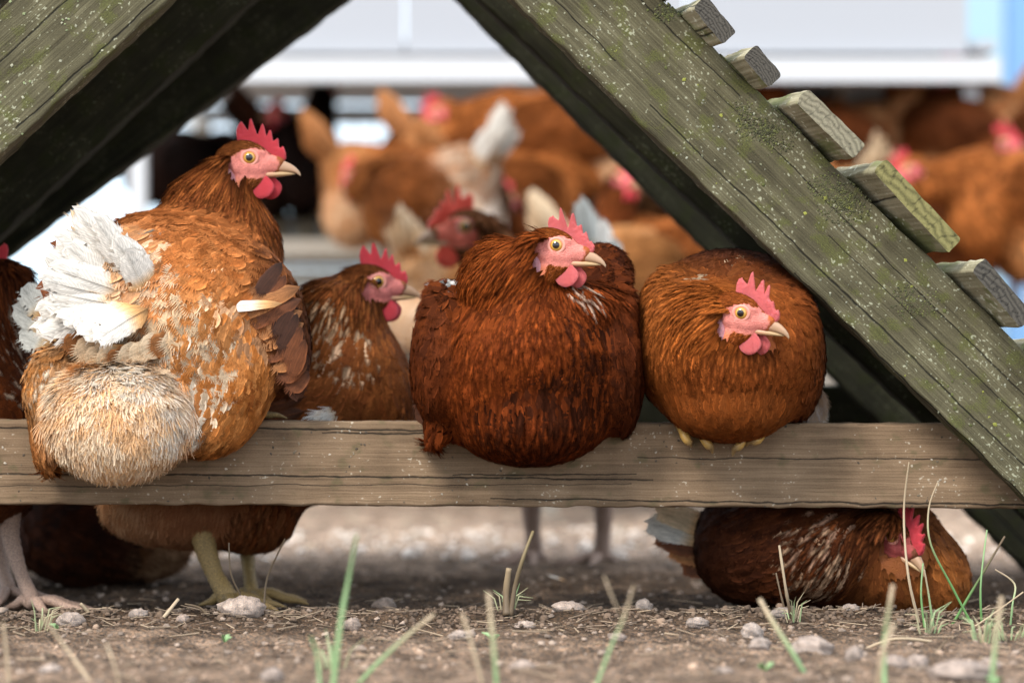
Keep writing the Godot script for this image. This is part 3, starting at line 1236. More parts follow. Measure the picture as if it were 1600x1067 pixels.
func hen_seen_from_behind():
	var r := thing("hen", P(240, 660, 0.0), "chestnut hen seen from behind on the rail, white tail and cream fluffy rear", "hen")
	var hd := head_at(388, 246, -0.05, 6, 0, 0, 1.0)
	var ps := [
		E(280, 470, -0.03, 165, 128, 0.12, Vector3(0, 0, -8)).skin(Color(0.86, 0.315, 0.095), Color(0.62, 0.185, 0.045), "round", 0.042, 0.030, 0.5, Vector3(-0.75, -0.55, 0.45)),
		E(300, 395, -0.06, 120, 58, 0.10, Vector3(0, 0, -12)).skin(Color(0.5, 0.15, 0.045), Color(0.2, 0.055, 0.018), "round", 0.044, 0.030, 0.5, Vector3(-0.8, -0.25, 0.5)),
		E(190, 465, 0.03, 100, 100, 0.055).skin(CREAM, Color(0.70, 0.40, 0.18), "round", 0.044, 0.034, 0.6, Vector3(-0.75, -0.45, 0.45), 0.2),
		E(185, 652, 0.07, 108, 90, 0.07).skin(Color(0.96, 0.78, 0.56), Color(0.86, 0.52, 0.26), "down", 0.03, 0.02, 0.8, Vector3(0.05, -1, 0.2), 0.42),
		E(345, 590, 0.01, 82, 112, 0.075, Vector3(0, 0, -8)).skin(Color(0.86, 0.34, 0.1), Color(0.68, 0.215, 0.045), "round", 0.026, 0.017, 0.85, Vector3(-0.2, -1, 0.2)),
		E(300, 520, 0.04, 70, 90, 0.06).skin(Color(0.9, 0.42, 0.16), AMBER, "round", 0.034, 0.026, 0.6, Vector3(-0.35, -1, 0.2)),
		E(95, 615, 0.02, 55, 75, 0.05).skin(Color(0.66, 0.34, 0.15), AMBER, "streak", 0.03, 0.014, 0.8, Vector3(-0.1, -1, 0.2)),
		E(78, 690, 0.03, 28, 45, 0.03).skin(AMBER, RUST, "streak", 0.03, 0.012, 0.9, Vector3(0.1, -1, 0.2)),
		E(328, 672, 0.03, 50, 36, 0.045, Vector3(0, 0, 25)).skin(AMBER, Color(0.5, 0.17, 0.045), "streak", 0.03, 0.013, 0.9, Vector3(-0.7, -1, 0.2)),
		E(425, 505, -0.01, 52, 108, 0.055, Vector3(0, 0, 14)).skin(Color(0.17, 0.055, 0.022), Color(0.085, 0.028, 0.014), "round", 0.036, 0.022, 0.75, Vector3(-0.35, -0.9, 0.2)),
		N(335, 410, -0.07, 84, 360, 272, -0.066, 29).skin(RUST, DEEP, "hackle", 0.032, 0.0085, 1.15, Vector3(-0.25, -1, 0)),
		E(316, 335, -0.07, 60, 82, 0.05, Vector3(0, 0, -28)).skin(RUST, DEEP, "hackle", 0.036, 0.0085, 1.2, Vector3(-0.55, -1, 0.1)),
		E(385, 390, -0.075, 50, 75, 0.05).skin(RUST, DEEP, "hackle", 0.032, 0.0095, 1.1, Vector3(0.1, -1, 0)),
	]
	hen_body(r, ps, hd, {"seed": 101, "head_cols": [Color(0.32, 0.1, 0.025), Color(0.2, 0.055, 0.015)], "comb": 0, "patches": [
		[P(250, 365, 0.03), 0.016, Color(0.8, 0.62, 0.46), 0.4, "streak"], [P(300, 520, 0.09), 0.035, Color(0.9, 0.62, 0.4), 0.2, "streak"],
		[P(330, 540, 0.07), 0.05, Color(0.95, 0.7, 0.46), 0.3], [P(250, 420, 0.07), 0.05, Color(0.95, 0.62, 0.38), 0.22, "round"], [P(330, 450, 0.06), 0.045, Color(0.92, 0.5, 0.26), 0.3, "round"], [P(300, 610, 0.08), 0.05, Color(0.95, 0.72, 0.5), 0.3], [P(380, 610, 0.05), 0.03, Color(0.5, 0.15, 0.035), 0.4], [P(395, 520, 0.05), 0.03, Color(0.62, 0.3, 0.14), 0.8], [P(410, 450, 0.05), 0.025, Color(0.42, 0.17, 0.07), 0.6], [P(285, 640, 0.08), 0.04, Color(0.95, 0.78, 0.6), 0.4], [P(275, 560, 0.10), 0.04, Color(0.9, 0.78, 0.62), 0.3],
		[P(90, 600, 0.07), 0.04, Color(0.9, 0.7, 0.5), 0.45, "streak"], [P(275, 480, 0.09), 0.045, Color(0.95, 0.66, 0.4), 0.55, "round"], [P(210, 555, 0.08), 0.06, Color(0.95, 0.7, 0.46), 0.6, "round"], [P(280, 660, 0.11), 0.035, Color(0.95, 0.84, 0.7), 0.5], [P(180, 575, 0.13), 0.05, Color(0.95, 0.82, 0.66), 0.5], [P(245, 590, 0.13), 0.035, Color(0.95, 0.84, 0.7), 0.55]]})
	# the ragged white tail: tips round its outline (layout drawing), depth, look
	var lr := RandomNumberGenerator.new()
	lr.seed = 12
	var i := 0
	for t in [[84, 386, 0.03, "brown"], [60, 452, 0.03, "brown"], [62, 500, 0.035, "brown"], [112, 330, 0.07, "cream"], [118, 332, 0.085, "white"], [148, 344, 0.092, "white"], [132, 338, 0.08, "white"], [176, 376, 0.10, "white"], [196, 396, 0.104, "white"], [86, 372, 0.085, "white"], [100, 384, 0.09, "white"],
		[70, 404, 0.09, "white"], [84, 420, 0.095, "white"], [64, 438, 0.095, "white"], [76, 456, 0.1, "white"], [70, 478, 0.1, "white"], [96, 496, 0.106, "white"], [58, 486, 0.08, "white"], [54, 512, 0.078, "white"], [66, 524, 0.08, "white"], [128, 522, 0.11, "white"], [112, 508, 0.108, "white"], [152, 530, 0.112, "white"]]:
		var tip := Vector2(t[0], t[1])
		var root := Vector2(245, 482).lerp(tip, lr.randf_range(0.12, 0.3)) + Vector2(lr.randf_range(-8, 8), lr.randf_range(-8, 8))
		quill(r, "tail_feather", P(root.x, root.y, t[2] - 0.018), P(tip.x, tip.y, t[2] + lr.randf_range(0.0, 0.016)), Vector3(lr.randf_range(0.0, 0.2), lr.randf_range(0.1, 0.3), 1.0), lr.randf_range(0.034, 0.044), t[3], i)
		i += 1
	for t in [[75, 500, 32, 450, -0.03, 0.036], [80, 520, 20, 482, -0.035, 0.036], [85, 545, 28, 522, -0.03, 0.036], [90, 570, 42, 575, -0.03, 0.03]]:
		quill(r, "tail_feather", P(t[0], t[1], t[4]), P(t[2], t[3], t[4] - 0.01), Vector3(-0.2, 0.3, 1), t[5], "ash", i)
		i += 1
	# rounded coverts with pale rims that sweep over the root of the tail
	for k in 13:
		var an := deg_to_rad(-75.0 + k * 14.5)
		var c := Vector2(246, 486) + Vector2(cos(an) * 58, sin(an) * 62)
		var dir := Vector2(-0.9, -0.25 + 0.3 * sin(an)).normalized()
		var ln := lr.randf_range(48, 64)
		var z := 0.096 - 0.0012 * absf(k - 6)
		var o := quill(r, "tail_covert", P(c.x - dir.x * ln * 0.55, c.y - dir.y * ln * 0.55, z - 0.02), P(c.x + dir.x * ln * 0.45, c.y + dir.y * ln * 0.45, z + 0.004), Vector3(cos(an) * 0.4, -sin(an) * 0.4, 1), lr.randf_range(0.028, 0.036), "cream" if k % 3 else "tan", k)
		o.mesh = FM.round[k % 2]
	for k in 12:
		var x := 118.0 + k * 17.0
		var y := 548.0 + 12.0 * sin(k * 0.55) - 0.0016 * pow(x - 215.0, 2.0)
		var z := 0.098 + 0.012 * sin(PI * k / 11.0)
		var o := quill(r, "tail_covert", P(x + 34, y - 14, z - 0.02), P(x - 26, y + 16, z), Vector3(0.1, -0.35, 1), lr.randf_range(0.032, 0.042), "cream" if k % 4 else "tan", k)
		o.mesh = FM.round[k % 2]
	# folded wing: secondaries with pale ends, stacked downwards
	for k in 8:
		quill(r, "wing_feather", P(468 + k * 2, 448 + k * 19, 0.05 - k * 0.002), P(338 + k * 15, 500 + k * 16, 0.064 - k * 0.004), Vector3(-0.1, 0.12, 1), 0.034, "tan" if k in [0, 2, 3, 5] else "brown", k).mesh = FM.covert[k % 2]
	quill(r, "wing_feather", P(440, 474, 0.060), P(328, 480, 0.074), Vector3(0, 0.3, 1), 0.017, "white", 1).mesh = FM.covert[0]
	for k in 7:
		quill(r, "wing_feather", P(440 + k * 6, 410 + k * 20, 0.048), P(398 + k * 9, 466 + k * 22, 0.062 - k * 0.002), Vector3(0.2, 0.15, 1), 0.025, ["dark", "brown", "brown", "dark"][k % 4], k).mesh = FM.covert[k % 2]
	for k in 4:
		quill(r, "wing_feather", P(462 + k * 3, 480 + k * 20, 0.03), P(452 + k * 5, 580 + k * 14, 0.03), Vector3(0.5, 0.1, 1), 0.03, "dark", k + 1)
	for q in [[0.14, 370], [0.14, 250]]:
		leg(r, P(q[1], 640, -0.02), P(q[1], 656, -0.02), Vector3(0.5, 0, -1), "shank", 0.9)

func hen_facing_forward():
	var r := thing("hen", P(825, 660, 0.0), "mahogany hen sitting puffed up mid rail, breast to the camera, head turned right", "hen")
	var hd := head_at(868, 383, 0.10, 14, -4, -3, 1.0)
	var ps := [
		E(825, 578, -0.01, 172, 146, 0.125).skin(Color(0.237, 0.047, 0.009), Color(0.183, 0.036, 0.008), "streak", 0.029, 0.0125, 0.95, Vector3(0, -1, -0.25)),
		E(832, 540, 0.02, 138, 100, 0.105).skin(Color(0.264, 0.055, 0.010), Color(0.183, 0.036, 0.008), "streak", 0.027, 0.0115, 1.05, Vector3(0, -1, -0.1)),
		E(770, 560, 0.01, 84, 110, 0.10).skin(Color(0.334, 0.075, 0.014), Color(0.228, 0.045, 0.009), "streak", 0.027, 0.012, 0.95, Vector3(-0.15, -1, -0.2)),
		E(830, 650, 0.025, 112, 70, 0.088).skin(Color(0.183, 0.036, 0.008), Color(0.128, 0.025, 0.007), "streak", 0.03, 0.0125, 0.95, Vector3(0, -1, -0.15)),
		E(688, 552, 0.005, 42, 112, 0.085, Vector3(0, 0, -4)).skin(Color(0.055, 0.015, 0.007), Color(0.159, 0.038, 0.010), "round", 0.036, 0.021, 0.7, Vector3(-0.1, -0.8, -0.6)),
		E(964, 550, 0.0, 38, 128, 0.085, Vector3(0, 0, 4)).skin(Color(0.055, 0.015, 0.007), Color(0.146, 0.035, 0.010), "round", 0.034, 0.02, 0.7, Vector3(0.1, -0.8, -0.6)),
		E(938, 432, -0.07, 48, 50, 0.08).skin(Color(0.055, 0.015, 0.007), Color(0.159, 0.038, 0.011), "round", 0.03, 0.018, 0.7, Vector3(0.1, -0.5, -0.8)),
		E(722, 482, -0.05, 48, 42, 0.07).skin(Color(0.334, 0.078, 0.018), Color(0.183, 0.036, 0.008), "streak", 0.028, 0.012, 0.9, Vector3(-0.2, -0.5, -0.8)),
		N(812, 452, 0.06, 66, 840, 396, 0.085, 32).skin(Color(0.334, 0.075, 0.014), Color(0.184, 0.037, 0.007), "hackle", 0.031, 0.0075, 1.35, Vector3(-0.75, -0.75, 0.0)),
		E(776, 430, 0.055, 50, 62, 0.05, Vector3(0, 0, -38)).skin(Color(0.368, 0.085, 0.015), Color(0.193, 0.039, 0.007), "hackle", 0.033, 0.0075, 1.35, Vector3(-0.55, -0.9, 0.0)),
		E(900, 478, 0.045, 70, 40, 0.05).skin(Color(0.207, 0.045, 0.011), Color(0.228, 0.045, 0.009), "hackle", 0.032, 0.008, 1.2, Vector3(0.55, -0.9, 0.1)),
		E(686, 672, 0.01, 20, 24, 0.035, Vector3(0, 0, -20)).skin(Color(0.299, 0.062, 0.012), Color(0.128, 0.025, 0.007), "streak", 0.03, 0.010, 0.9, Vector3(-0.5, -0.8, 0.1)),
	]
	hen_body(r, ps, hd, {"seed": 202, "k": 0.017, "head_cols": [Color(0.403, 0.105, 0.020), Color(0.183, 0.044, 0.010)], "comb": 1, "comb_mat": "comb_pale", "comb_shift": Vector3(4, -3, 0), "comb_scale": Vector3(0.98, 0.95, 1.1), "wattle_mat": "comb_pale", "patches": [[P(925, 600, 0.08), 0.09, Color(0.07, 0.017, 0.006), 0.55], [P(835, 690, 0.1), 0.08, Color(0.075, 0.018, 0.006), 0.45],  # breast darker low and right: painted shade over plumage tone
		[P(712, 440, 0.03), 0.026, SNOW, 0.5, "hackle"], [P(832, 480, 0.12), 0.010, Color(0.6, 0.42, 0.32), 0.5], [P(865, 472, 0.12), 0.012, Color(0.5, 0.3, 0.2), 0.4],
		[P(932, 512, 0.12), 0.014, SNOW, 0.35, "hackle"], [P(957, 500, 0.10), 0.012, SNOW, 0.35, "hackle"], [P(910, 440, 0.10), 0.03, Color(0.55, 0.35, 0.25), 0.3, "hackle"]]})
	for k in range(2, 6):
		quill(r, "wing_feather", P(700 - k * 6, 462 + k * 20, 0.062 - k * 0.007), P(684 - k * 5, 560 + k * 20, 0.074 - k * 0.009), Vector3(-0.7, 0.1, 1), 0.034, "dark", k)
		quill(r, "wing_feather", P(956 + k * 5, 455 + k * 20, 0.058 - k * 0.006), P(968 + k * 4, 560 + k * 20, 0.07 - k * 0.009), Vector3(0.7, 0.1, 1), 0.034, "dark" if k % 3 else "brown", k + 1)
	for t in []:
		quill(r, "loose_feather", P(t[0], t[1], 0.112), P(t[2], t[3], 0.125), Vector3(0, 0, 1), 0.007, "brown", 3).mesh = FM.hackle[0]
	for x in [780, 880]: leg(r, P(x, 650, -0.02), P(x, 656, -0.02), Vector3(0, 0, 1), "shank", 0.8)

func hen_tucked_low():
	var r := thing("hen", P(1140, 662, 0.0), "russet hen hunched at the right of the rail, head low before its round body", "hen")
	var hd := head_at(1157, 489, 0.135, 24, -11, 4, 1.0)
	var RB := Color(0.31, 0.09, 0.022)
	var RD := Color(0.329, 0.082, 0.016)
	var ps := [
		E(1138, 552, -0.02, 140, 126, 0.125).skin(RB, RD, "round", 0.025, 0.016, 0.95, Vector3(0, -1, -0.2)),
		E(1152, 456, -0.06, 112, 64, 0.10, Vector3(0, 0, -6)).skin(Color(0.075, 0.026, 0.016), Color(0.05, 0.018, 0.012), "round", 0.03, 0.02, 0.75, Vector3(0.2, -0.1, -0.9)),
		E(1050, 520, -0.01, 55, 100, 0.09).skin(Color(0.537, 0.158, 0.034), RB, "streak", 0.027, 0.013, 0.95, Vector3(-0.35, -0.9, -0.3)),
		E(1140, 622, 0.02, 92, 64, 0.085).skin(RB, Color(0.403, 0.105, 0.021), "round", 0.025, 0.0165, 0.95, Vector3(0, -1, -0.1)),
		E(1140, 560, 0.045, 100, 70, 0.075).skin(Color(0.366, 0.090, 0.018), Color(0.244, 0.058, 0.013), "streak", 0.026, 0.0125, 1.05, Vector3(0, -1, 0)),
		E(1238, 540, -0.02, 38, 108, 0.085, Vector3(0, 0, 8)).skin(Color(0.146, 0.038, 0.014), Color(0.07, 0.024, 0.013), "round", 0.034, 0.02, 0.7, Vector3(0.1, -0.7, -0.7)),
		E(1262, 640, -0.09, 22, 32, 0.04).skin(SNOW, Color(0.7, 0.5, 0.34), "down", 0.026, 0.016, 1.0, Vector3(0.1, -1, -0.3)),
		N(1112, 520, 0.045, 62, 1132, 500, 0.105, 31).skin(Color(0.512, 0.137, 0.025), RD, "hackle", 0.030, 0.0085, 1.3, Vector3(-0.85, -0.45, -0.2)),
		E(1104, 512, 0.062, 56, 58, 0.055).skin(Color(0.537, 0.147, 0.027), RD, "hackle", 0.031, 0.009, 1.3, Vector3(-0.8, -0.65, -0.15)),
		E(1215, 535, 0.03, 48, 70, 0.07).skin(Color(0.403, 0.105, 0.021), Color(0.244, 0.059, 0.014), "round", 0.024, 0.014, 1.0, Vector3(0.35, -0.9, -0.1)),
	]
	hen_body(r, ps, hd, {"seed": 303, "k": 0.025, "head_cols": [Color(0.439, 0.110, 0.022), Color(0.256, 0.059, 0.013)], "comb": 2, "comb_mat": "comb_pale", "wattle_mat": "comb_pale", "comb_shift": Vector3(2, -1, 0), "patches": [[P(1225, 560, 0.02), 0.06, Color(0.12, 0.034, 0.012), 0.5],[P(1062, 560, 0.07), 0.013, Color(0.72, 0.5, 0.32), 0.4, "streak"], [P(1052, 522, 0.07), 0.013, Color(0.72, 0.5, 0.32), 0.4, "streak"], [P(1058, 486, 0.06), 0.013, Color(0.72, 0.5, 0.32), 0.4, "streak"], [P(1078, 456, 0.05), 0.013, Color(0.72, 0.5, 0.32), 0.4, "streak"], [P(1106, 438, 0.04), 0.013, Color(0.72, 0.5, 0.32), 0.4, "streak"], [P(1138, 430, 0.03), 0.013, Color(0.72, 0.5, 0.32), 0.4, "streak"], [P(1166, 432, 0.02), 0.013, Color(0.72, 0.5, 0.32), 0.4, "streak"], [P(1212, 598, 0.08), 0.013, Color(0.72, 0.5, 0.32), 0.4, "streak"]]})  # first patch deepens the dark right wing side with painted shade
	for k in 5:
		quill(r, "wing_feather", P(1214 + k * 8, 440 + k * 22, 0.026 - k * 0.006), P(1246 + k * 4, 530 + k * 20, 0.04 - k * 0.01), Vector3(0.7, 0.2, 1), 0.034, "dark", k)
	# toes curled over the edge of the rail
	for t in [[1064, 676, 1074, 684, 1080, 694], [1094, 682, 1106, 690, 1114, 704], [1166, 682, 1156, 692, 1145, 708], [1198, 672, 1184, 684, 1166, 693]]:
		var pts := [P(t[0], t[1] - 24, -0.008) - r.position, P(t[0], t[1] - 12, 0.008) - r.position, P(t[2], t[3] + 4, 0.019) - r.position, P(lerpf(t[2], t[4], 0.7), lerpf(t[3], t[5], 0.6), 0.013) - r.position, P(t[4], t[5] + 5, 0.006) - r.position]
		var cs := []
		for q in 13: cs.append(Color(0.5, 0.3, 0.08) if q < 7 else Color(0.3, 0.2, 0.09))
		part(r, "toe", tube_mesh(smooth_path(pts, 3), scutes(rads([0.0058, 0.0056, 0.0052, 0.0036, 0.0006], 3)), 10, 1.0, cs), M.beak)

func hen_standing_behind():
	var r := thing("hen", P(360, 960, -0.16), "brown hen standing behind the rail, pale flecked neck, head turned away to the right", "hen")
	var hd := head_at(590, 440, -0.18, -16, 0, 0, 0.98)
	var ps := [
		E(430, 670, -0.2, 205, 130, 0.105, Vector3(0, 0, 16)).skin(Color(0.27, 0.08, 0.022), DEEP, "round", 0.032, 0.02, 0.7, Vector3(-1, -0.5, 0)),
		E(545, 610, -0.2, 95, 120, 0.09).skin(Color(0.34, 0.11, 0.03), Color(0.2, 0.06, 0.018), "round", 0.03, 0.019, 0.75, Vector3(-0.25, -1, 0)),
		E(595, 650, -0.2, 55, 85, 0.07).skin(Color(0.34, 0.11, 0.03), MAHOG, "streak", 0.028, 0.014, 0.8, Vector3(0.1, -1, 0)),
		E(300, 770, -0.18, 120, 80, 0.09).skin(Color(0.36, 0.16, 0.075), Color(0.26, 0.1, 0.045), "down", 0.026, 0.016, 0.7, Vector3(-0.4, -1, 0), 0.3),
		E(225, 785, -0.17, 62, 48, 0.06).skin(Color(0.6, 0.36, 0.2), Color(0.42, 0.2, 0.09), "down", 0.026, 0.016, 0.8, Vector3(-0.6, -1, 0), 0.3),
		E(390, 800, -0.17, 75, 62, 0.06).skin(Color(0.24, 0.085, 0.03), DEEP, "streak", 0.028, 0.014, 0.7, Vector3(-0.2, -1, 0)),
		N(525, 540, -0.2, 86, 562, 450, -0.2, 32).skin(Color(0.34, 0.11, 0.028), DEEP, "hackle", 0.033, 0.009, 1.2, Vector3(-0.45, -1, 0.1)),
		E(520, 500, -0.19, 66, 66, 0.06).skin(Color(0.34, 0.11, 0.028), DEEP, "hackle", 0.032, 0.009, 1.2, Vector3(-0.4, -1, 0.1)),
	]
	hen_body(r, ps, hd, {"seed": 404, "cell": 0.007, "dense": 1.5, "comb": 0, "head_cols": [Color(0.27, 0.08, 0.02), Color(0.14, 0.04, 0.012)], "pink": Color(0.56, 0.17, 0.15), "patches": [
		[P(500, 505, -0.12), 0.06, Color(0.6, 0.36, 0.2), 0.3, "hackle"], [P(535, 545, -0.12), 0.05, Color(0.66, 0.42, 0.26), 0.3, "hackle"], [P(515, 652, -0.1), 0.016, SNOW, 0.5, "down"]]})
	leg(r, P(318, 845, -0.12), P(352, 950, -0.09), Vector3(0.8, 0, 0.6), "shank", 1.15, 1.35)
	leg(r, P(385, 845, -0.22), P(392, 942, -0.16), Vector3(0.9, 0, 0.4), "shank", 1.1, 1.05)
	for k in 4: quill(r, "wing_feather", P(470, 600 + k * 22, -0.09), P(330, 640 + k * 22, -0.085), Vector3(0, 0.1, 1), 0.034, "brown", k)

func hen_at_the_edge():
	var r := thing("hen", P(20, 955, -0.14), "dark brown hen at the left edge, only its flecked neck and dusty legs in view", "hen")
	var hd := head_at(-12, 432, -0.14, 14, 0, 0, 1.0, -1.0)
	var ps := [
		E(-70, 650, -0.14, 140, 130, 0.1).skin(DEEP, DUSK, "round", 0.03, 0.02, 0.7, Vector3(1, -0.6, 0)),
		E(-20, 740, -0.14, 80, 80, 0.08).skin(Color(0.2, 0.07, 0.03), DUSK, "round", 0.03, 0.02, 0.7, Vector3(0.5, -1, 0)),
		N(-30, 560, -0.14, 75, 14, 444, -0.15, 34).skin(DEEP, DUSK, "hackle", 0.033, 0.009, 1.2, Vector3(0.2, -1, 0)),
	]
	hen_body(r, ps, hd, {"seed": 505, "cell": 0.007, "dense": 1.4, "comb": 2, "head_cols": [DEEP, DUSK], "patches": [[P(20, 560, -0.1), 0.09, Color(0.5, 0.36, 0.26), 0.16, "hackle"]]})
	leg(r, P(15, 835, -0.12), P(48, 955, -0.09), Vector3(0.9, 0, 0.5), "shank_dusty", 1.15, 1.05)
	leg(r, P(-5, 840, -0.2), P(12, 940, -0.16), Vector3(0.6, 0, 0.8), "shank_dusty", 1.15, 1.05)

func hen_behind_the_middle():
	var r := thing("hen", P(885, 880, -0.8), "out of focus hen behind the middle sitter, dark red face turned left", "hen")
	var hd := head_at(728, 354, -0.78, 25, -2, 0, 1.0, -1.0)
	var ps := [
		E(860, 560, -0.82, 125, 120, 0.1, Vector3(0, 0, -12)).skin(RUST, DEEP, "round", 0.034, 0.022, 0.8, Vector3(1, -0.4, 0)),
		E(800, 520, -0.82, 70, 100, 0.085).skin(Color(0.2, 0.06, 0.02), DUSK, "round", 0.03, 0.02, 0.8, Vector3(0.4, -1, 0)),
		E(885, 690, -0.82, 80, 80, 0.07).skin(TAN, RUST, "streak", 0.03, 0.016, 0.8, Vector3(0, -1, 0)),
		N(800, 450, -0.82, 62, 757, 362, -0.795, 27).skin(Color(0.34, 0.125, 0.045), Color(0.2, 0.07, 0.025), "hackle", 0.032, 0.01, 1.3, Vector3(0.4, -1, 0)),
	]
	hen_body(r, ps, hd, {"seed": 606, "cell": 0.008, "dense": 1.5, "comb": 1, "head_cols": [Color(0.3, 0.11, 0.04), Color(0.18, 0.065, 0.025)], "pink": Color(0.75, 0.17, 0.11), "comb_mat": "comb_red", "wattle_mat": "comb_red"})
	for t in [[930, 430, 908, 312, "ash"], [935, 430, 940, 345, "white"], [945, 440, 958, 372, "ash"], [925, 440, 922, 330, "ash"], [950, 450, 962, 400, "brown"]]:
		quill(r, "tail_feather", P(t[0], t[1], -0.82), P(t[2], t[3], -0.84), Vector3(0.3, 0.2, 1), 0.04, t[4], int(t[2]))
	leg(r, P(829, 780, -0.8), P(835, 880, -0.8), Vector3(-0.6, 0, 0.8), "shank_dusty", 1.1, 1.6)
	leg(r, P(944, 780, -0.8), P(940, 882, -0.8), Vector3(-0.8, 0, 0.6), "shank_dusty", 1.1, 1.6)

func hen_lying_down():
	var r := thing("hen", P(1300, 960, -0.1), "hen lying on the soil beneath the rail, its plumage coloured dark for the shade, orange breast and bright red comb", "hen")
	var hd := head_at(1392, 838, -0.03, 48, -32, 0, 0.95)
	var ps := [  # plumage and face colours darkened for the shade beneath the rail
		E(1255, 848, -0.13, 150, 110, 0.1).skin(Color(0.1, 0.028, 0.01), Color(0.05, 0.015, 0.007), "round", 0.034, 0.022, 0.75, Vector3(-1, -0.35, 0)),
		E(1160, 855, -0.13, 66, 80, 0.07).skin(Color(0.08, 0.026, 0.012), Color(0.05, 0.015, 0.007), "round", 0.036, 0.022, 0.75, Vector3(-1, -0.4, 0)),
		E(1388, 870, -0.11, 92, 96, 0.08).skin(Color(0.34, 0.11, 0.03), Color(0.2, 0.06, 0.018), "round", 0.028, 0.017, 0.85, Vector3(0.25, -1, 0)),
		E(1458, 902, -0.1, 54, 64, 0.06).skin(Color(0.5, 0.17, 0.042), Color(0.34, 0.105, 0.027), "round", 0.028, 0.018, 0.85, Vector3(0.2, -1, 0)),
		N(1330, 850, -0.09, 72, 1378, 826, -0.045, 30).skin(Color(0.15, 0.045, 0.014), DUSK, "hackle", 0.034, 0.0095, 1.2, Vector3(-0.75, -1, 0)),
		E(1285, 865, -0.07, 55, 70, 0.06).skin(Color(0.15, 0.045, 0.014), DUSK, "hackle", 0.036, 0.0095, 1.2, Vector3(-0.6, -1, 0)),
	]
	hen_body(r, ps, hd, {"seed": 707, "cell": 0.007, "dense": 1.5, "comb": 0, "head_cols": [Color(0.12, 0.035, 0.012), DUSK], "pink": Color(0.3, 0.06, 0.055), "patches": [[P(1285, 880, -0.01), 0.06, Color(0.5, 0.3, 0.18), 0.4, "hackle"], [P(1280, 810, -0.01), 0.05, Color(0.4, 0.22, 0.14), 0.3, "hackle"]]})
	for t in [[1120, 840, 1028, 800, "cream"], [1115, 850, 1012, 818, "white"], [1115, 858, 1025, 838, "brown"], [1118, 868, 1046, 858, "tan"], [1122, 880, 1066, 886, "brown"]]:
		quill(r, "tail_feather", P(t[0], t[1], -0.16), P(t[2], t[3], -0.17), Vector3(-0.1, 0.4, 1), 0.04, t[4], int(t[3]))

func hen_in_the_dark():
	var r := thing("hen", P(150, 905, -0.45), "blackish hen resting in deep shade beneath the left end of the rail", "hen")
	var hd := head_at(40, 770, -0.45, 20, 0, 0, 1.0, -1.0)
	var ps := [
		E(160, 830, -0.45, 140, 90, 0.1).skin(DUSK, Color(0.03, 0.012, 0.008), "round", 0.034, 0.022, 0.7, Vector3(1, -0.4, 0)),
		E(235, 850, -0.42, 50, 45, 0.05).skin(Color(0.5, 0.3, 0.17), Color(0.2, 0.09, 0.04), "down", 0.026, 0.016, 0.8, Vector3(1, -0.7, 0)),
		N(90, 810, -0.45, 65, 60, 775, -0.45, 36).skin(DUSK, Color(0.04, 0.015, 0.01), "hackle", 0.032, 0.01, 1.1, Vector3(0.4, -1, 0)),
	]
	hen_body(r, ps, hd, {"seed": 808, "cell": 0.008, "dense": 1.3, "comb": 2, "head_cols": [DUSK, Color(0.04, 0.015, 0.01)]})

# ---------------------------------------------------------------- ground
func soil_h(x: float, z: float) -> float:
	var h := noise_b.get_noise_2d(x * 5.0, z * 5.0) * 0.006 + noise_b.get_noise_2d(x * 22.0 + 9.0, z * 22.0) * 0.005 + noise_a.get_noise_2d(x * 90.0, z * 90.0) * 0.0025
	h += 0.008 * exp(-pow((z - 0.02 + 0.02 * noise_a.get_noise_2d(x * 3.0, 4.0)) / 0.05, 2.0))
	h -= 0.004 * smoothstep(0.1, 0.5, z)
	return h

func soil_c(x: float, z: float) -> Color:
	var dark := Color(0.18, 0.12, 0.08)  # dark soil under the frame, its shade painted into the colour
	var pale := Color(0.88, 0.65, 0.49)  # pale ground behind, brightened in colour to read as sunlit
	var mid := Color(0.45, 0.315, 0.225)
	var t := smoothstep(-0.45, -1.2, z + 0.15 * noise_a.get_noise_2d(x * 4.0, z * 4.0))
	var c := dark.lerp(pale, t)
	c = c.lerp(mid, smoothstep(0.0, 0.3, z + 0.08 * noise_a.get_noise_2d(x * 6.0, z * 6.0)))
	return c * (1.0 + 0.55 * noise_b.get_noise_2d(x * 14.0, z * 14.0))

func sheet(x0: float, x1: float, z0: float, z1: float, nx: int, nz: int, drop: float, fine: bool) -> ArrayMesh:
	var v := PackedVector3Array()
	var c := PackedColorArray()
	var idx := PackedInt32Array()
	for j in nz + 1:
		for i in nx + 1:
			var x := lerpf(x0, x1, float(i) / nx)
			var z := lerpf(z0, z1, float(j) / nz)
			var h := -drop
			if fine:
				var e := minf(minf(x - x0, x1 - x), minf(z - z0, z1 - z))
				h = soil_h(x, z) - 0.05 * smoothstep(0.06, 0.0, e)
			v.append(Vector3(x, h, z))
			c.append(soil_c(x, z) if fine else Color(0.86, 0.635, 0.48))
	for j in nz:
		for i in nx:
			var a := j * (nx + 1) + i
			idx.append_array([a, a + 1, a + nx + 1, a + 1, a + nx + 2, a + nx + 1])
	var n := normals_of(v, idx)
	if n[n.size() / 2].y < 0.0:
		for i in n.size(): n[i] = -n[i]
	return to_mesh(v, fix(v, n, idx), n, null, c)

func build_ground():
	tag(part(self, "ground", sheet(-150, 150, -260, 40, 60, 60, 0.02, false), M.soil), "bare trodden soil reaching away under the hen house to the horizon", "ground", "", "structure")
	tag(part(self, "soil", sheet(-1.2, 1.2, -2.6, 0.95, 330, 500, 0.0, true), M.soil), "crumbly brown soil with ridges in front of and beneath the rail", "soil", "", "structure")

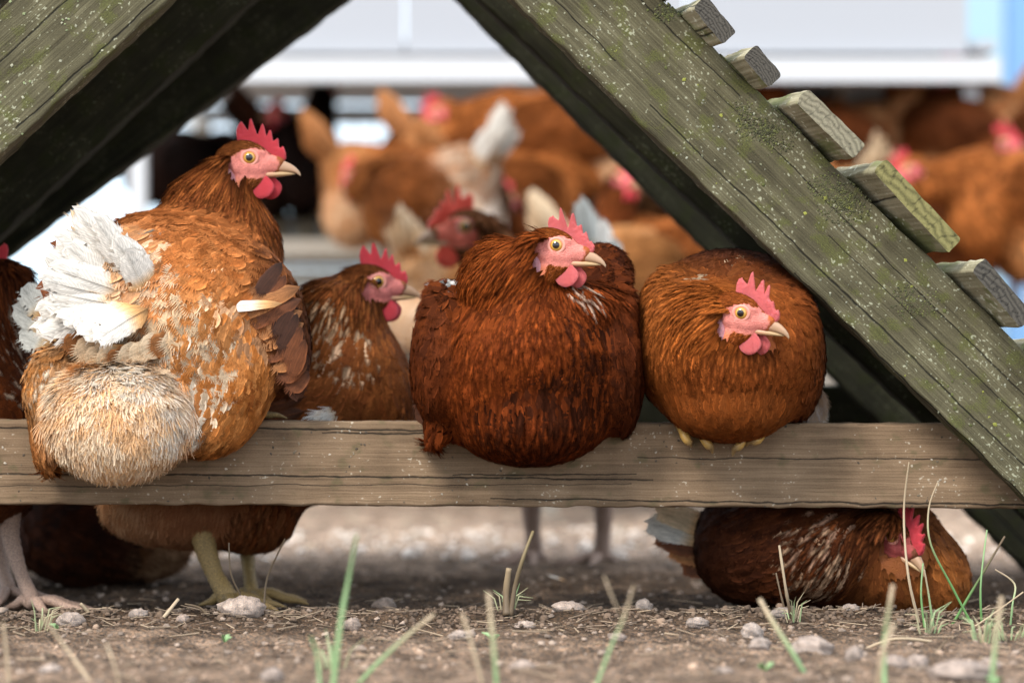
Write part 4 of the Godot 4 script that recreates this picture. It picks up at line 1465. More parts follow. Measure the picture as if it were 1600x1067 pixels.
# ---------------------------------------------------------------- timber
# a sawn board along x with eased, slightly worn edges; two surfaces: the long faces and the sawn ends
func board(l: float, w: float, t: float, sd: float, m: Material, m_end: Material, wear := 0.0012, slant := 0.0) -> ArrayMesh:
	var segs := int(l / 0.012) + 2
	var prof := []
	var cr := 0.0035
	var hw := w / 2.0
	var ht := t / 2.0
	for k in 4:
		var cx: float = [1, -1, -1, 1][k] * (hw - cr)
		var cy: float = [1, 1, -1, -1][k] * (ht - cr)
		for q in 4:
			var an := PI / 2 * (k + q / 3.0)
			prof.append(Vector2(cx + cos(an) * cr, cy + sin(an) * cr))
		var nxt := Vector2([-1, -1, 1, 1][k] * (hw - cr), [1, -1, -1, 1][k] * (ht - cr)) + Vector2(cos(PI / 2 * (k + 1)), sin(PI / 2 * (k + 1))) * cr
		var last: Vector2 = prof[-1]
		var n := 12 if k % 2 == 0 else 4
		for q in range(1, n): prof.append(last.lerp(nxt, float(q) / n))
	var per := PackedFloat32Array([0.0])
	for i in prof.size(): per.append(per[-1] + prof[i].distance_to(prof[(i + 1) % prof.size()]))
	var v := PackedVector3Array()
	var uv := PackedVector2Array()
	var idx := PackedInt32Array()
	var np := prof.size()
	for s in segs + 1:
		for j in np + 1:
			var q: Vector2 = prof[j % np]
			var x := (float(s) / segs - 0.5) * l
			var corner := 1.0 if absf(absf(q.x) - hw) < cr * 1.05 and absf(absf(q.y) - ht) < cr * 1.05 else 0.3
			var k := noise_b.get_noise_3d(x * 26.0 + sd, q.x * 60.0, q.y * 60.0 + sd) * wear * (1.0 + 1.4 * corner) - wear * corner * maxf(noise_a.get_noise_2d(x * 60.0 + sd, q.x * 9.0), 0.0) * 2.0
			var o := q + q.normalized() * k
			v.append(Vector3(x + (slant * q.x if s == 0 or s == segs else 0.0), o.x, o.y))
			uv.append(Vector2((x + l * 0.5) / 1.6 + sd * 0.137, per[j] / maxf(0.32, 0.0001) + sd * 0.31))
	for s in segs:
		for j in np:
			var a := s * (np + 1) + j
			idx.append_array([a, a + 1, a + np + 1, a + 1, a + np + 2, a + np + 1])
	idx = outward(v, idx)
	var mesh := to_mesh(v, idx, null, uv, null, null, m)
	for e in 2:
		var ev := PackedVector3Array()
		var eu := PackedVector2Array()
		var ei := PackedInt32Array()
		var at := 0 if e == 0 else segs * (np + 1)
		var c := Vector3.ZERO
		for j in np:
			ev.append(v[at + j])
			c += v[at + j]
		ev.append(c / np)
		for p in ev: eu.append(Vector2(p.y / w + 0.5, p.z / w + 0.5 * t / w))
		for j in np: ei.append_array([np, j, (j + 1) % np])
		var en := PackedVector3Array()
		for p in ev: en.append(Vector3(-1 if e == 0 else 1, 0, 0))
		to_mesh(ev, fix(ev, en, ei), en, eu, null, mesh, m_end)
	return mesh

# board placed by the two ends of its middle line (world), its wide side turned towards `face`
func lay(parent: Node, called: String, a: Vector3, b: Vector3, w: float, t: float, face: Vector3, sd: float, m: Material, me: Material, wear := 0.0012, slant := 0.0) -> MeshInstance3D:
	var x := (b - a).normalized()
	var z := (face - x * face.dot(x)).normalized()
	var y := z.cross(x)
	var base := Vector3.ZERO if parent == self else (parent as Node3D).position
	return part(parent, called, board(a.distance_to(b), w, t, sd, m, me, wear, slant), null, Transform3D(Basis(x, y, z), (a + b) / 2.0 - base))

# a line through two points of the layout drawing, shifted sideways by off pixels, on depth z, from parameter t0 to t1
func line_on(x0: float, y0: float, x1: float, y1: float, off: float, z: float, t0: float, t1: float) -> Array:
	var d := Vector2(x1 - x0, y1 - y0)
	var n := Vector2(d.y, -d.x).normalized() * off
	var a := Vector2(x0, y0) + d * t0 + n
	var b := Vector2(x0, y0) + d * t1 + n
	return [P(a.x, a.y, z), P(b.x, b.y, z)]

func build_frame():
	var lr0 := RandomNumberGenerator.new()
	lr0.seed = 321
	var FR := Vector3(0, 0, 1)
	var fr := thing("slatted_perch", Vector3(0, 0, -0.25), "weathered green timber A-frame with slatted sides and a low rail", "perch frame")
	# low rail in front
	var pl := lay(fr, "rail", P(-230, 720, -0.0235), P(1640, 728, -0.0235), 0.0945, 0.045, FR, 0.0, M.plank, M.end_grain, 0.0009)
	tag(pl, "brown cracked lower rail that the hens sit on")
	# right side: front stringer, then those behind it
	var e := line_on(797, 0, 1597, 777, 82, 0.028, -0.42, 1.33)
	var s1 := lay(fr, "stringer", e[0], e[1], 0.1165, 0.045, FR, 1.0, M.beam, M.end_grain_green)
	e = line_on(752, 0, 1120, 349, 70, -0.27, -0.6, 2.6)
	lay(fr, "stringer", e[0], e[1], 0.118, 0.045, FR, 2.0, M.beam_shaded, M.end_grain_green)
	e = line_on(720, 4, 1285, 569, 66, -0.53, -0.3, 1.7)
	lay(fr, "stringer", e[0], e[1], 0.118, 0.045, FR, 3.0, M.beam_shaded, M.end_grain_green)
	# left side
	e = line_on(0, 250, 275, -2, 84, 0.028, -2.6, 1.45)
	var s2 := lay(fr, "stringer", e[0], e[1], 0.118, 0.045, FR, 4.0, M.beam, M.end_grain_green)
	e = line_on(180, 203, 397, 0, 76, -0.3, -2.6, 2.0)
	lay(fr, "stringer", e[0], e[1], 0.122, 0.045, FR, 5.0, M.beam_shaded, M.end_grain_green)
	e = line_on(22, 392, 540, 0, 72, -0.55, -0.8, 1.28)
	lay(fr, "stringer", e[0], e[1], 0.126, 0.045, FR, 6.0, M.beam_shaded, M.end_grain_green)
	# rail at the back
	lay(fr, "rail", P(-200, 650, -0.60), P(1560, 652, -0.60), 0.085, 0.045, FR, 7.0, M.beam_shaded, M.end_grain)
	# slats across the right side: lower-left front corner and upper-right front corner of the sawn end (layout drawing), depth of the end
	var yaw := deg_to_rad(14.0)
	var along := Vector3(sin(yaw), 0.0, cos(yaw))
	var sl := [[1081, 13, 1131, 68, 0, 0, "end_grain_dark"], [1160, 90, 1203, 136, 0, 0, "end_grain_dark"], [1240, 161, 1338, 247, 0, 0, "end_grain"], [1360, 270, 1489, 394, 0, 0, "end_grain_green"], [1515, 424, 1600, 512, 0, 0, "end_grain_dark"], [1632, 548, 1738, 652, 0, 0, "end_grain_green"], [990, -84, 1062, -8, 0, 0, "end_grain"]]
	for s in sl:
		var z := 0.092
		var a := P(s[0], s[1], z)
		var b := P(s[2], s[3], z)
		var w := a.distance_to(b)
		var wide := (b - a) / w
		var nrm := wide.cross(along).normalized()
		if nrm.y < 0.0: nrm = -nrm
		var th := 0.021
		var mid := (a + b) / 2.0 + nrm * th * 0.5
		lay(fr, "slat", mid - along * 0.40, mid, w, th, nrm, float(s[0]) * 0.013, M.slat, M[s[6]], 0.001)
	# slats across the left side, above the frame of the picture, closing off the light overhead
	var dl := (P(275, -2, 0) - P(0, 250, 0)).normalized()
	var up := Vector3(-dl.y, dl.x, 0)
	for k in 11:
		var c := P(0, 250, 0) + dl * (-0.42 + k * 0.1005) + up * 0.137
		lay(fr, "slat", c + Vector3(0, 0, -0.62), c + Vector3(0, 0, 0.055), 0.098, 0.024, up, k * 1.7, M.slat, M.end_grain, 0.0016)
	for q in [[1187, 62, 22, 130], [1200, 205, 34, 260], [1235, 185, 22, 120], [1320, 318, 30, 200], [1165, 170, 16, 60], [1045, 18, 16, 80], [1430, 470, 26, 120], [1290, 290, 20, 90]]: moss_clump(s1, fr, q, lr0)
	# lichen and moss on the right front stringer and the rail
	crust(s1, 1.9, 0.1165, 380, [Color(0.17, 0.17, 0.12), Color(0.27, 0.275, 0.21), Color(0.14, 0.145, 0.09)], 0.0014, 91)
	crust(s1, 1.9, 0.1165, 90, [Color(0.2, 0.21, 0.04), Color(0.08, 0.09, 0.025)], 0.0022, 92)
	crust(s2, 1.4, 0.118, 400, [Color(0.3, 0.3, 0.22), Color(0.2, 0.24, 0.12)], 0.0016, 93)
	crust(pl, 1.3, 0.0945, 300, [Color(0.4, 0.35, 0.28), Color(0.07, 0.055, 0.04), Color(0.16, 0.13, 0.09)], 0.0013, 94)

func moss_clump(on: MeshInstance3D, fr: Node3D, q: Array, lr: RandomNumberGenerator):
	var inv := (fr.transform * on.transform).affine_inverse()
	var mm := MultiMesh.new()
	mm.transform_format = MultiMesh.TRANSFORM_3D
	mm.use_colors = true
	mm.mesh = blob(Vector3(1, 0.9, 0.7), 0.6, float(q[0]), 7, 2.6)
	mm.instance_count = q[3] * 3
	for i in int(q[3]) * 3:
		var a := lr.randf() * TAU
		var d: float = q[2] * 1.15 * lr.randf()
		var p := inv * P(q[0] + cos(a) * d * 1.3, q[1] + sin(a) * d, 0.0505)
		p.y = clampf(p.y, -0.058, 0.058)
		p.z = 0.0222
		var s := lr.randf_range(0.0004, 0.0013)
		mm.set_instance_transform(i, Transform3D(Basis(Vector3(0, 0, 1), a).scaled(Vector3.ONE * s), p))
		mm.set_instance_color(i, Color(0.045, 0.046, 0.022).lerp(Color(0.13, 0.14, 0.04), pow(lr.randf(), 2.5)))
	var o := MultiMeshInstance3D.new()
	o.name = "moss"
	o.multimesh = mm
	o.material_override = M.lichen
	o.set_meta("kind", "stuff")
	on.add_child(o, true)

func crust(on: MeshInstance3D, l: float, w: float, count: int, cols: Array, size: float, sd: int):
	var lr := RandomNumberGenerator.new()
	lr.seed = sd
	var mm := MultiMesh.new()
	mm.transform_format = MultiMesh.TRANSFORM_3D
	mm.use_colors = true
	mm.mesh = blob(Vector3(1, 0.75, 0.22), 0.5, sd, 7, 2.4)
	var xs := []
	var cc := PackedColorArray()
	var len: float = on.mesh.get_aabb().size.x
	while xs.size() < count:
		var p := Vector2(lr.randf_range(-0.5, 0.5) * len, lr.randf_range(-0.5, 0.5) * w)
		if lr.randf() > 0.03 + 3.0 * maxf(noise_b.get_noise_2d(p.x * 7.0 + sd, p.y * 12.0) - 0.08, 0.0): continue
		var s := size * lr.randf_range(0.35, 1.25)
		xs.append(Transform3D(Basis(Vector3(0, 0, 1), lr.randf() * TAU).scaled(Vector3(s, s, s)), Vector3(p.x, p.y, 0.0225)))
		cc.append(cols[lr.randi() % cols.size()] * lr.randf_range(0.7, 1.2))
	mm.instance_count = count
	for i in count:
		mm.set_instance_transform(i, xs[i])
		mm.set_instance_color(i, cc[i])
	var o := MultiMeshInstance3D.new()
	o.name = "lichen"
	o.multimesh = mm
	o.material_override = M.lichen
	o.set_meta("kind", "stuff")
	on.add_child(o, true)

# ---------------------------------------------------------------- hen house and what is beyond
func slab(parent: Node3D, called: String, lo: Vector3, hi: Vector3, m: Material) -> MeshInstance3D:
	var b := BoxMesh.new()
	b.size = hi - lo
	return part(parent, called, b, m, Transform3D(Basis(), (lo + hi) / 2.0 - parent.position))

func mesh_screen(parent: Node3D, called: String, x0: float, x1: float, y0: float, y1: float, z: float, step: float, r: float):
	var st := SurfaceTool.new()
	st.begin(Mesh.PRIMITIVE_TRIANGLES)
	var b := BoxMesh.new()
	var nx := int((x1 - x0) / step)
	b.size = Vector3(r, y1 - y0, r)
	for i in nx + 1: st.append_from(b, 0, Transform3D(Basis(), Vector3(x0 + i * step, (y0 + y1) / 2, z)))
	b = BoxMesh.new()
	b.size = Vector3(x1 - x0, r, r)
	for i in int((y1 - y0) / step) + 1: st.append_from(b, 0, Transform3D(Basis(), Vector3((x0 + x1) / 2, y0 + i * step, z + r)))
	var o := part(parent, called, st.commit(), M.wire, Transform3D(Basis(), -parent.position))
	o.set_meta("kind", "stuff")

func build_hen_house():
	var zf := -2.4
	var x0 := P(192, 0, zf).x
	var x1 := P(1560, 0, zf).x
	var hh := thing("hen_house", Vector3((x0 + x1) / 2, 0, -3.0), "raised open hen house under a white sheet roof with wire mesh sides", "hen house")
	var ylo := P(0, 130, zf).y
	var yrim := P(0, 92, zf).y
	var fl := 0.53
	slab(hh, "roof_rim", Vector3(x0 - 0.02, ylo, zf - 0.03), Vector3(x1, yrim, zf + 0.03), M.white_rim)
	for i in 3:
		var w := (x1 - x0 - 0.06) / 3.0
		slab(hh, "roof_sheet", Vector3(x0 + w * i + 0.002, yrim + 0.012, zf - 0.012), Vector3(x0 + w * (i + 1) - 0.002, yrim + 0.62, zf), M.white_sheet)
	slab(hh, "roof_sheet", Vector3(x0, yrim + 0.02, zf - 1.15), Vector3(x1, yrim + 0.04, zf - 0.02), M.white_sheet)
	slab(hh, "roof_rim", Vector3(x0 - 0.02, yrim - 0.03, zf - 1.18), Vector3(x1, yrim + 0.012, zf - 1.14), M.white_rim)
	for x in [P(212, 0, zf).x, P(1120, 0, zf).x, x1 - 0.05]:
		slab(hh, "post", Vector3(x - 0.016, 0.0, zf - 0.06), Vector3(x + 0.016, ylo, zf - 0.02), M.white_rim)
	for x in [x0 + 0.03, 0.0, x1 - 0.03]:
		slab(hh, "post", Vector3(x - 0.02, 0.0, zf - 1.14), Vector3(x + 0.02, yrim - 0.03, zf - 1.1), M.grey_wood)
	slab(hh, "floor_beam", Vector3(x0, fl - 0.035, zf - 0.018), Vector3(x1, fl, zf + 0.02), M.grey_wood)
	slab(hh, "floor_beam", Vector3(x0, fl - 0.19, zf - 0.018), Vector3(x1, fl - 0.155, zf + 0.02), M.grey_wood)
	for i in 4:
		slab(hh, "landing_board", Vector3(P(600, 0, -2.2).x, fl - 0.125 , zf + 0.04 + i * 0.088), Vector3(P(1010, 0, -2.2).x, fl - 0.10, zf + 0.124 + i * 0.088), M.grey_wood)
	slab(hh, "skirt_board", Vector3(x0, fl - 0.36, zf - 1.12), Vector3(x1, fl - 0.022, zf - 1.10), M.grey_wood)
	for i in 12:
		slab(hh, "floor_board", Vector3(x0, fl - 0.02, zf - 0.1 - i * 0.088), Vector3(x1, fl, zf - 0.022 - i * 0.088), M.grey_wood)
	mesh_screen(hh, "wire_mesh", x0, x1, fl - 0.155, fl - 0.035, zf, 0.03, 0.004)
	mesh_screen(hh, "wire_mesh", x0, x1, fl, yrim, zf - 1.12, 0.05, 0.004)
	# nest boxes that fill the right part of the house with shade
	for i in 5:
		var xx := P(880 + i * 150, 0, zf - 0.9).x
		var w := 0.188
		var nb := slab(hh, "nest_box", Vector3(xx, fl, zf - 1.09), Vector3(xx + w, fl + 0.40, zf - 1.07), M.grey_wood)
		slab(hh, "nest_divider", Vector3(xx + w - 0.012, fl, zf - 1.07), Vector3(xx + w, fl + 0.40, zf - 0.72), M.grey_wood)
	slab(hh, "added_dark_board", Vector3(x0 + 0.05, fl, zf - 0.62), Vector3(P(570, 0, zf).x, fl + 0.085, zf - 0.60), M.grey_wood)  # board added to darken the bright gap below the left hens
	for i in 0:
		var xx := P(225 + i * 170, 0, zf - 0.9).x
		slab(hh, "nest_box", Vector3(xx, fl, zf - 1.09), Vector3(xx + 0.2, fl + (0.20 if i else 0.25), zf - 1.07), M.grey_wood)
		slab(hh, "nest_box", Vector3(xx, fl + (0.20 if i else 0.25), zf - 1.09), Vector3(xx + 0.2, fl + (0.22 if i else 0.27), zf - 0.7), M.grey_wood)
	var pr := thing("perch_bar", P(800, 515, -1.9), "grey round-edged perch bar on short legs before the hen house", "perch bar")
	lay(pr, "bar", P(395, 512, -1.9), P(1330, 514, -1.9), 0.03, 0.035, Vector3(0, 0, 1), 2.0, M.grey_wood, M.grey_wood)
	for x in [430, 860, 1290]: slab(pr, "leg", Vector3(P(x, 0, -1.9).x - 0.015, 0, -1.94), Vector3(P(x, 0, -1.9).x + 0.015, P(x, 512, -1.9).y - 0.012, -1.91), M.grey_wood)
	var sh := thing("shed", Vector3(2.3, 0, -4.6), "blue painted shed beyond the right end of the hen house", "shed")
	var sx := P(1500, 0, -4.3).x
	slab(sh, "wall", Vector3(sx + 0.12, 0, -5.6), Vector3(sx + 1.8, 1.7, -4.3), M.blue_sheet)
	slab(sh, "corner_board", Vector3(sx, 0, -4.36), Vector3(sx + 0.118, 1.7, -4.28), M.pale_blue)
	slab(sh, "roof", Vector3(sx - 0.1, 1.702, -5.7), Vector3(sx + 1.9, 1.76, -4.2), M.white_sheet)

# ---------------------------------------------------------------- hens in the background
func stock_hen(called: String, bent: bool, cA: Color, cB: Color, fl1: Color, fl2: Color, tail: String, sd: int) -> Node3D:
	var r := thing(called, Vector3.ZERO, "x", "hen", "hens at the hen house")
	var hx := 0.235 if bent else 0.165
	var hy := 0.27 if bent else 0.40
	var b := Basis(Vector3(0, 0, 1), -0.5 if bent else 0.0).scaled(Vector3.ONE / 1400.0)
	var hd := Transform3D(b, Vector3(hx, hy, 0))
	var ps := [
		EL(Vector3(0, 0.215, 0), Vector3(0.135, 0.095, 0.085), Vector3(0, 0, -4 if bent else 10)).skin(cA, cB, "round", 0.036, 0.024, 1.0, Vector3(-1, -0.35, 0)),
		EL(Vector3(-0.1, 0.24, 0), Vector3(0.075, 0.07, 0.062), Vector3(0, 0, -20)).skin(fl2, cA, "round", 0.036, 0.024, 1.0, Vector3(-1, 0.3, 0)),
		EL(Vector3(-0.105, 0.165, 0), Vector3(0.062, 0.075, 0.066)).skin(fl1, fl2, "down", 0.034, 0.022, 1.0, Vector3(-0.3, -1, 0), 0.3),
		EL(Vector3(0.085, 0.2, 0), Vector3(0.075, 0.085, 0.075)).skin(cA * 1.15, cA, "streak", 0.03, 0.018, 1.0, Vector3(-0.2, -1, 0)),
		EL(Vector3(0.0, 0.145, 0.04), Vector3(0.06, 0.07, 0.04)).skin(fl2, cA, "streak", 0.03, 0.018, 1.0, Vector3(-0.2, -1, 0)),
		EL(Vector3(0.0, 0.145, -0.04), Vector3(0.06, 0.07, 0.04)).skin(fl2, cA, "streak", 0.03, 0.018, 1.0, Vector3(-0.2, -1, 0)),
		EL(Vector3(-0.02, 0.225, 0.075), Vector3(0.11, 0.06, 0.03), Vector3(0, 0, 8)).skin(cB * 0.7, cB * 0.4, "round", 0.04, 0.025, 1.0, Vector3(-1, -0.4, 0)),
		EL(Vector3(-0.02, 0.225, -0.075), Vector3(0.11, 0.06, 0.03), Vector3(0, 0, 8)).skin(cB * 0.7, cB * 0.4, "round", 0.04, 0.025, 1.0, Vector3(-1, -0.4, 0)),
		CP(Vector3(0.10, 0.255, 0), Vector3(hx - 0.018, hy - 0.02, 0), 0.058, 0.03).skin(cA, cB, "hackle", 0.034, 0.011, 1.5, Vector3(-0.5, -1, 0)),
	]
	hen_body(r, ps, hd, {"seed": sd, "cell": 0.0085, "dense": 1.0, "big": 1.1, "comb": sd % 3, "head_cols": [cA, cB], "head_rate": 0.25, "pink": Color(0.75, 0.14, 0.16)})
	for k in 7:
		var a := (k - 3) / 3.0
		quill(r, "tail_feather", Vector3(-0.14, 0.265, a * 0.02), Vector3(-0.225 + 0.02 * absf(a), 0.375 - 0.05 * absf(a), a * 0.045), Vector3(-0.3, 0.1, 1.0 if a >= 0 else -1.0), 0.045, tail, k)
	for s in [-1.0, 1.0]: leg(r, Vector3(0.01, 0.09, 0.038 * s), Vector3(0.02, 0.0, 0.042 * s), Vector3(1, 0, 0), "shank", 1.0)
	return r

func build_back_hens():
	var a := stock_hen("hen", false, Color(0.34, 0.092, 0.025), Color(0.2, 0.055, 0.017), Color(0.86, 0.66, 0.46), Color(0.6, 0.3, 0.13), "tan", 31)
	var b := stock_hen("hen", true, Color(0.58, 0.185, 0.048), Color(0.4, 0.115, 0.028), Color(0.86, 0.6, 0.38), Color(0.7, 0.34, 0.14), "tan", 32)
	var c := stock_hen("hen", false, Color(0.03, 0.014, 0.01), Color(0.012, 0.007, 0.006), Color(0.08, 0.04, 0.025), Color(0.03, 0.014, 0.01), "dark", 33)  # near black plumage paints the hen house shade onto these hens
	var d := stock_hen("hen", true, Color(0.44, 0.15, 0.04), RUST, SNOW, Color(0.8, 0.62, 0.45), "white", 34)
	var e := stock_hen("hen", true, Color(0.78, 0.37, 0.15), Color(0.66, 0.26, 0.08), Color(0.95, 0.74, 0.54), Color(0.8, 0.5, 0.28), "cream", 35)
	var F := 0.532
	var Q := 0.347
	# model, x in the layout drawing, depth, floor height, turn, size, label
	var put := [
		[c, 285, -2.95, F, 200, 0.85, "hen coloured dark for the shade in the hen house, half hidden behind the left beams"],
		[c, 450, -2.95, F, 60, 0.95, "tall hen coloured black for the hen house shade, beside the chestnut head"],
		[c, 520, -2.8, F, 190, 0.72, "small hen coloured blackish for the hen house shade, right of the tall one"],
		[b, 628, -2.2, F - 0.10, 14, 0.88, "orange hen with its tail up over the white rump"],
		[d, 672, -1.85, 0.375, 132, 0.95, "white rumped hen in the middle group, tail to the camera"],
		[b, 755, -2.25, F - 0.075, -10, 0.95, "long backed rusty hen leaning right under the white roof"],
		[b, 868, -2.22, F - 0.03, 168, 1.0, "rusty hen facing left under the roof rim, beside the right stringer"],
		[b, 800, -2.1, 0.42, 20, 0.85, "orange hen low in the middle group, pale thighs, facing right"],
		[a, 905, -1.9, 0.25, -58, 0.9, "hen with a bright pink and red face looking out beside the right stringer"],
		[e, 690, -1.5, 0.235, 70, 0.8, "buff hen left of the dark red face, pale fluffy rear"],
		[a, 868, -2.0, 0.24, -130, 0.85, "hen whose pink comb shows above the middle sitter's neck"],
		[e, 985, -1.75, 0.26, 20, 0.85, "buff orange hen crouched behind the shoulder of the middle sitter"],
		[b, 1075, -1.8, 0.28, 170, 0.85, "reddish hen just above the hunched sitter's back"],
		[a, 1020, -2.9, F, 30, 0.9, "dim brown hen deep in the hen house beneath the right stringer"],
		[a, 1290, -2.5, F + 0.0, 185, 0.9, "dark rusty hen right of the third slat, under the roof rim"],
		[a, 1395, -2.8, F - 0.02, -60, 0.95, "shaded brown hen with a red wattle, in the crowd at the right"],
		[a, 1490, -2.5, F + 0.03, 150, 0.9, "brown hen turned half away in the crowd at the right"],
		[a, 1440, -2.3, 0.315, 5, 1.0, "big rusty hen with its red head before the blue shed"],
		[a, 1600, -2.5, F + 0.0, 195, 0.95, "hen bending down behind the big rusty one at the right edge"],
		[b, 1610, -1.9, 0.36, 190, 1.0, "brown hen cut off by the right edge of the view"],
		[e, 1330, -2.3, 0.40, 100, 0.85, "hen with a pale rear behind the fourth slat"],
		[a, 40, -1.6, 0.12, 30, 0.9, "blurred hen with a pink comb at the far left behind the beams"],
	]
	var used := {}
	for q in put:
		var src: Node3D = q[0]
		var o: Node3D = src
		if used.has(src):
			o = src.duplicate()
			o.name = numbered("hen")
			add_child(o)
		used[src] = true
		o.position = Vector3(P(q[1], 500, q[2]).x, q[3], q[2])
		o.rotation_degrees.y = q[4]
		o.scale = Vector3.ONE * q[5]
		tag(o, q[6], "hen", "hens at the hen house")

# ---------------------------------------------------------------- stones, stalks, twigs
func ground_at(px: float, py: float) -> Vector3:
	var d: Vector3 = cam_basis * Vector3((px - 800.0) / FOCAL, (533.5 - py) / FOCAL, -1.0)
	var p := EYE + d * (-EYE.y / d.y)
	return Vector3(p.x, soil_h(p.x, p.z), p.z)

func stalk(called: String, pts: Array, r0: float, r1: float, c0: Color, c1: Color, label: String, cat: String, group := "", flat := 1.0):
	var b: Vector3 = pts[0]
	var loc := []
	for p in pts: loc.append(p - b)
	var path := smooth_path(loc, 5)
	var rr := []
	var cc := []
	for i in path.size():
		var t := float(i) / (path.size() - 1)
		rr.append(lerpf(r0, r1, t) * (1.0 + 0.25 * noise_a.get_noise_2d(i * 0.7, b.x * 50.0)))
		cc.append(c0.lerp(c1, smoothstep(0.25, 0.85, t)))
	var o := part(self, called, tube_mesh(path, rr, 7, flat, cc), M.blade_green)
	o.position = b
	tag(o, label, cat, group)
	return o

func build_small_things():
	var lr := RandomNumberGenerator.new()
	lr.seed = 77
	var stones := [[378, 962, 32, 17, "long pale pink stone beside the yellow foot"], [110, 972, 18, 12, "small pale stone near the left hen's toes"], [1268, 1008, 30, 18, "rounded brown stone below the lying hen"], [1188, 1006, 17, 12, "brown stone just left of the rounded one"],
		[1176, 988, 17, 14, "pointed stone above a brown round stone"], [1335, 1022, 14, 14, "small upright chip of stone"], [1500, 1046, 46, 18, "large flat pale stone at the lower right"], [1395, 1030, 22, 13, "pale split stone beside the grass at the lower right"], [1432, 1024, 20, 13, "grey stone beside the split one"],
		[888, 962, 24, 10, "flat stone in front of the broken twig"], [1006, 954, 13, 11, "square little stone in the middle ground"], [1222, 966, 16, 9, "pale stone against the lying hen's breast"], [1330, 965, 14, 7, "white chip below the lying hen"], [78, 1044, 15, 9, "pinkish stone at the lower left"], [820, 978, 16, 8, "brown crumbly stone left of the flat one"],
		[600, 945, 16, 10, "low dark stone under the middle of the rail"], [550, 985, 12, 10, "pale stone at the foot of the tall green blade"], [816, 1036, 17, 8, "flat pale stone near the bottom middle"], [718, 998, 16, 8, "reddish flat stone before the dry stalks"], [425, 1050, 16, 12, "cream stone at the bottom left"],
		[1090, 978, 16, 9, "stone at the left end of the lying hen"], [1545, 1030, 18, 12, "stone beside the blurred grass at the right"], [215, 968, 13, 8, "stone half sunk in the soil ridge at the left"], [285, 972, 10, 8, "tiny stone beside the straw"], [965, 1000, 12, 7, "small chip in the front soil"], [1130, 1040, 15, 8, "low stone at the lower right centre"]]
	for s in stones:
		var p := ground_at(s[0], s[1] + s[3] * 0.6)
		var k := U(p.z)
		var o := part(self, "stone", blob(Vector3(s[2] * k, s[3] * k, s[2] * k * 0.75) * 1.15, 0.17, s[0] * 0.37, 16, 1.7), M.stone)
		o.position = p + Vector3(0, s[3] * k * 0.45, 0)
		o.rotation.y = lr.randf() * TAU * 0.1
		tag(o, s[4], "stone", "stones on the soil")
		var mm := mat(Color(0.74, 0.56, 0.45).lerp(Color(0.9, 0.73, 0.62), lr.randf()) * lr.randf_range(0.75, 1.15), 0.85)
		mm.albedo_texture = M._soil
		mm.uv1_triplanar = true
		mm.uv1_scale = Vector3.ONE * 9.0
		o.material_override = mm
	# gravel, crumbs, straw litter and shed feathers, too many to count
	var kinds := [["gravel", 900, 0.0042, 0], ["soil_crumbs", 5200, 0.0034, 1], ["pale_litter", 420, 0.008, 2]]
	for kd in kinds:
		var mm := MultiMesh.new()
		mm.transform_format = MultiMesh.TRANSFORM_3D
		mm.use_colors = true
		mm.mesh = blob(Vector3(1, 0.7, 0.85), 0.45, kd[3] * 7.0 + 1.0, 7, 1.9)
		mm.instance_count = kd[1]
		for i in kd[1]:
			var z := lr.randf_range(-1.3, 0.75)
			if kd[3] == 1 and lr.randf() < 0.5: z = lr.randfn(0.02, 0.06)
			if kd[3] == 2: z = lr.randf_range(-1.5, -0.85)
			var x := lr.randf_range(-0.72, 0.72)
			var s: float = kd[2] * lr.randf_range(0.35, 1.0) * (1.7 if lr.randf() < 0.06 else 1.0)
			mm.set_instance_transform(i, Transform3D(Basis.from_euler(Vector3(lr.randf_range(-0.4, 0.4), lr.randf() * TAU, lr.randf_range(-0.4, 0.4))).scaled(Vector3.ONE * s), Vector3(x, soil_h(x, z) + s * 0.25, z)))
			var c := Color(0.27, 0.205, 0.16) * lr.randf_range(0.6, 1.3)
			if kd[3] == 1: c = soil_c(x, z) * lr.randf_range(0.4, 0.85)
			if kd[3] == 2: c = Color(0.75, 0.66, 0.58) * lr.randf_range(0.7, 1.1)
			mm.set_instance_color(i, c)
		var o := MultiMeshInstance3D.new()
		o.name = kd[0]
		o.multimesh = mm
		o.material_override = M.lichen
		add_child(o)
		tag(o, ["loose fine gravel scattered over the soil", "dark crumbs of soil lying along the ridge", "pale shavings and grit on the sunny ground behind"][kd[3]], "", "", "stuff")
	var fib := MultiMesh.new()
	fib.transform_format = MultiMesh.TRANSFORM_3D
	fib.use_colors = true
	var rod := CylinderMesh.new()
	rod.top_radius = 0.3
	rod.bottom_radius = 0.5
	rod.height = 1.0
	rod.radial_segments = 5
	rod.rings = 1
	fib.mesh = rod
	fib.instance_count = 900
	for i in 900:
		var z := lr.randf_range(-0.2, 0.7) if lr.randf() < 0.5 else lr.randfn(0.03, 0.06)
		var x := lr.randf_range(-0.7, 0.7)
		var l := lr.randf_range(0.008, 0.04)
		var b := Basis.from_euler(Vector3(PI / 2 + lr.randf_range(-0.3, 0.15), lr.randf() * TAU, 0)).scaled_local(Vector3(0.0016, l, 0.0016))
		fib.set_instance_transform(i, Transform3D(b, Vector3(x, soil_h(x, z) + 0.0025, z)))
		fib.set_instance_color(i, Color(0.36, 0.27, 0.18).lerp(Color(0.12, 0.08, 0.055), lr.randf()) * lr.randf_range(0.7, 1.3))
	var fo := MultiMeshInstance3D.new()
	fo.name = "straw_litter"
	fo.multimesh = fib
	fo.material_override = M.straw
	add_child(fo)
	tag(fo, "short bits of straw and root lying on the soil", "", "", "stuff")
	# stalks: points of the layout drawing from the foot up, depth
	var G := Color(0.11, 0.24, 0.07)
	var G2 := Color(0.24, 0.37, 0.17)
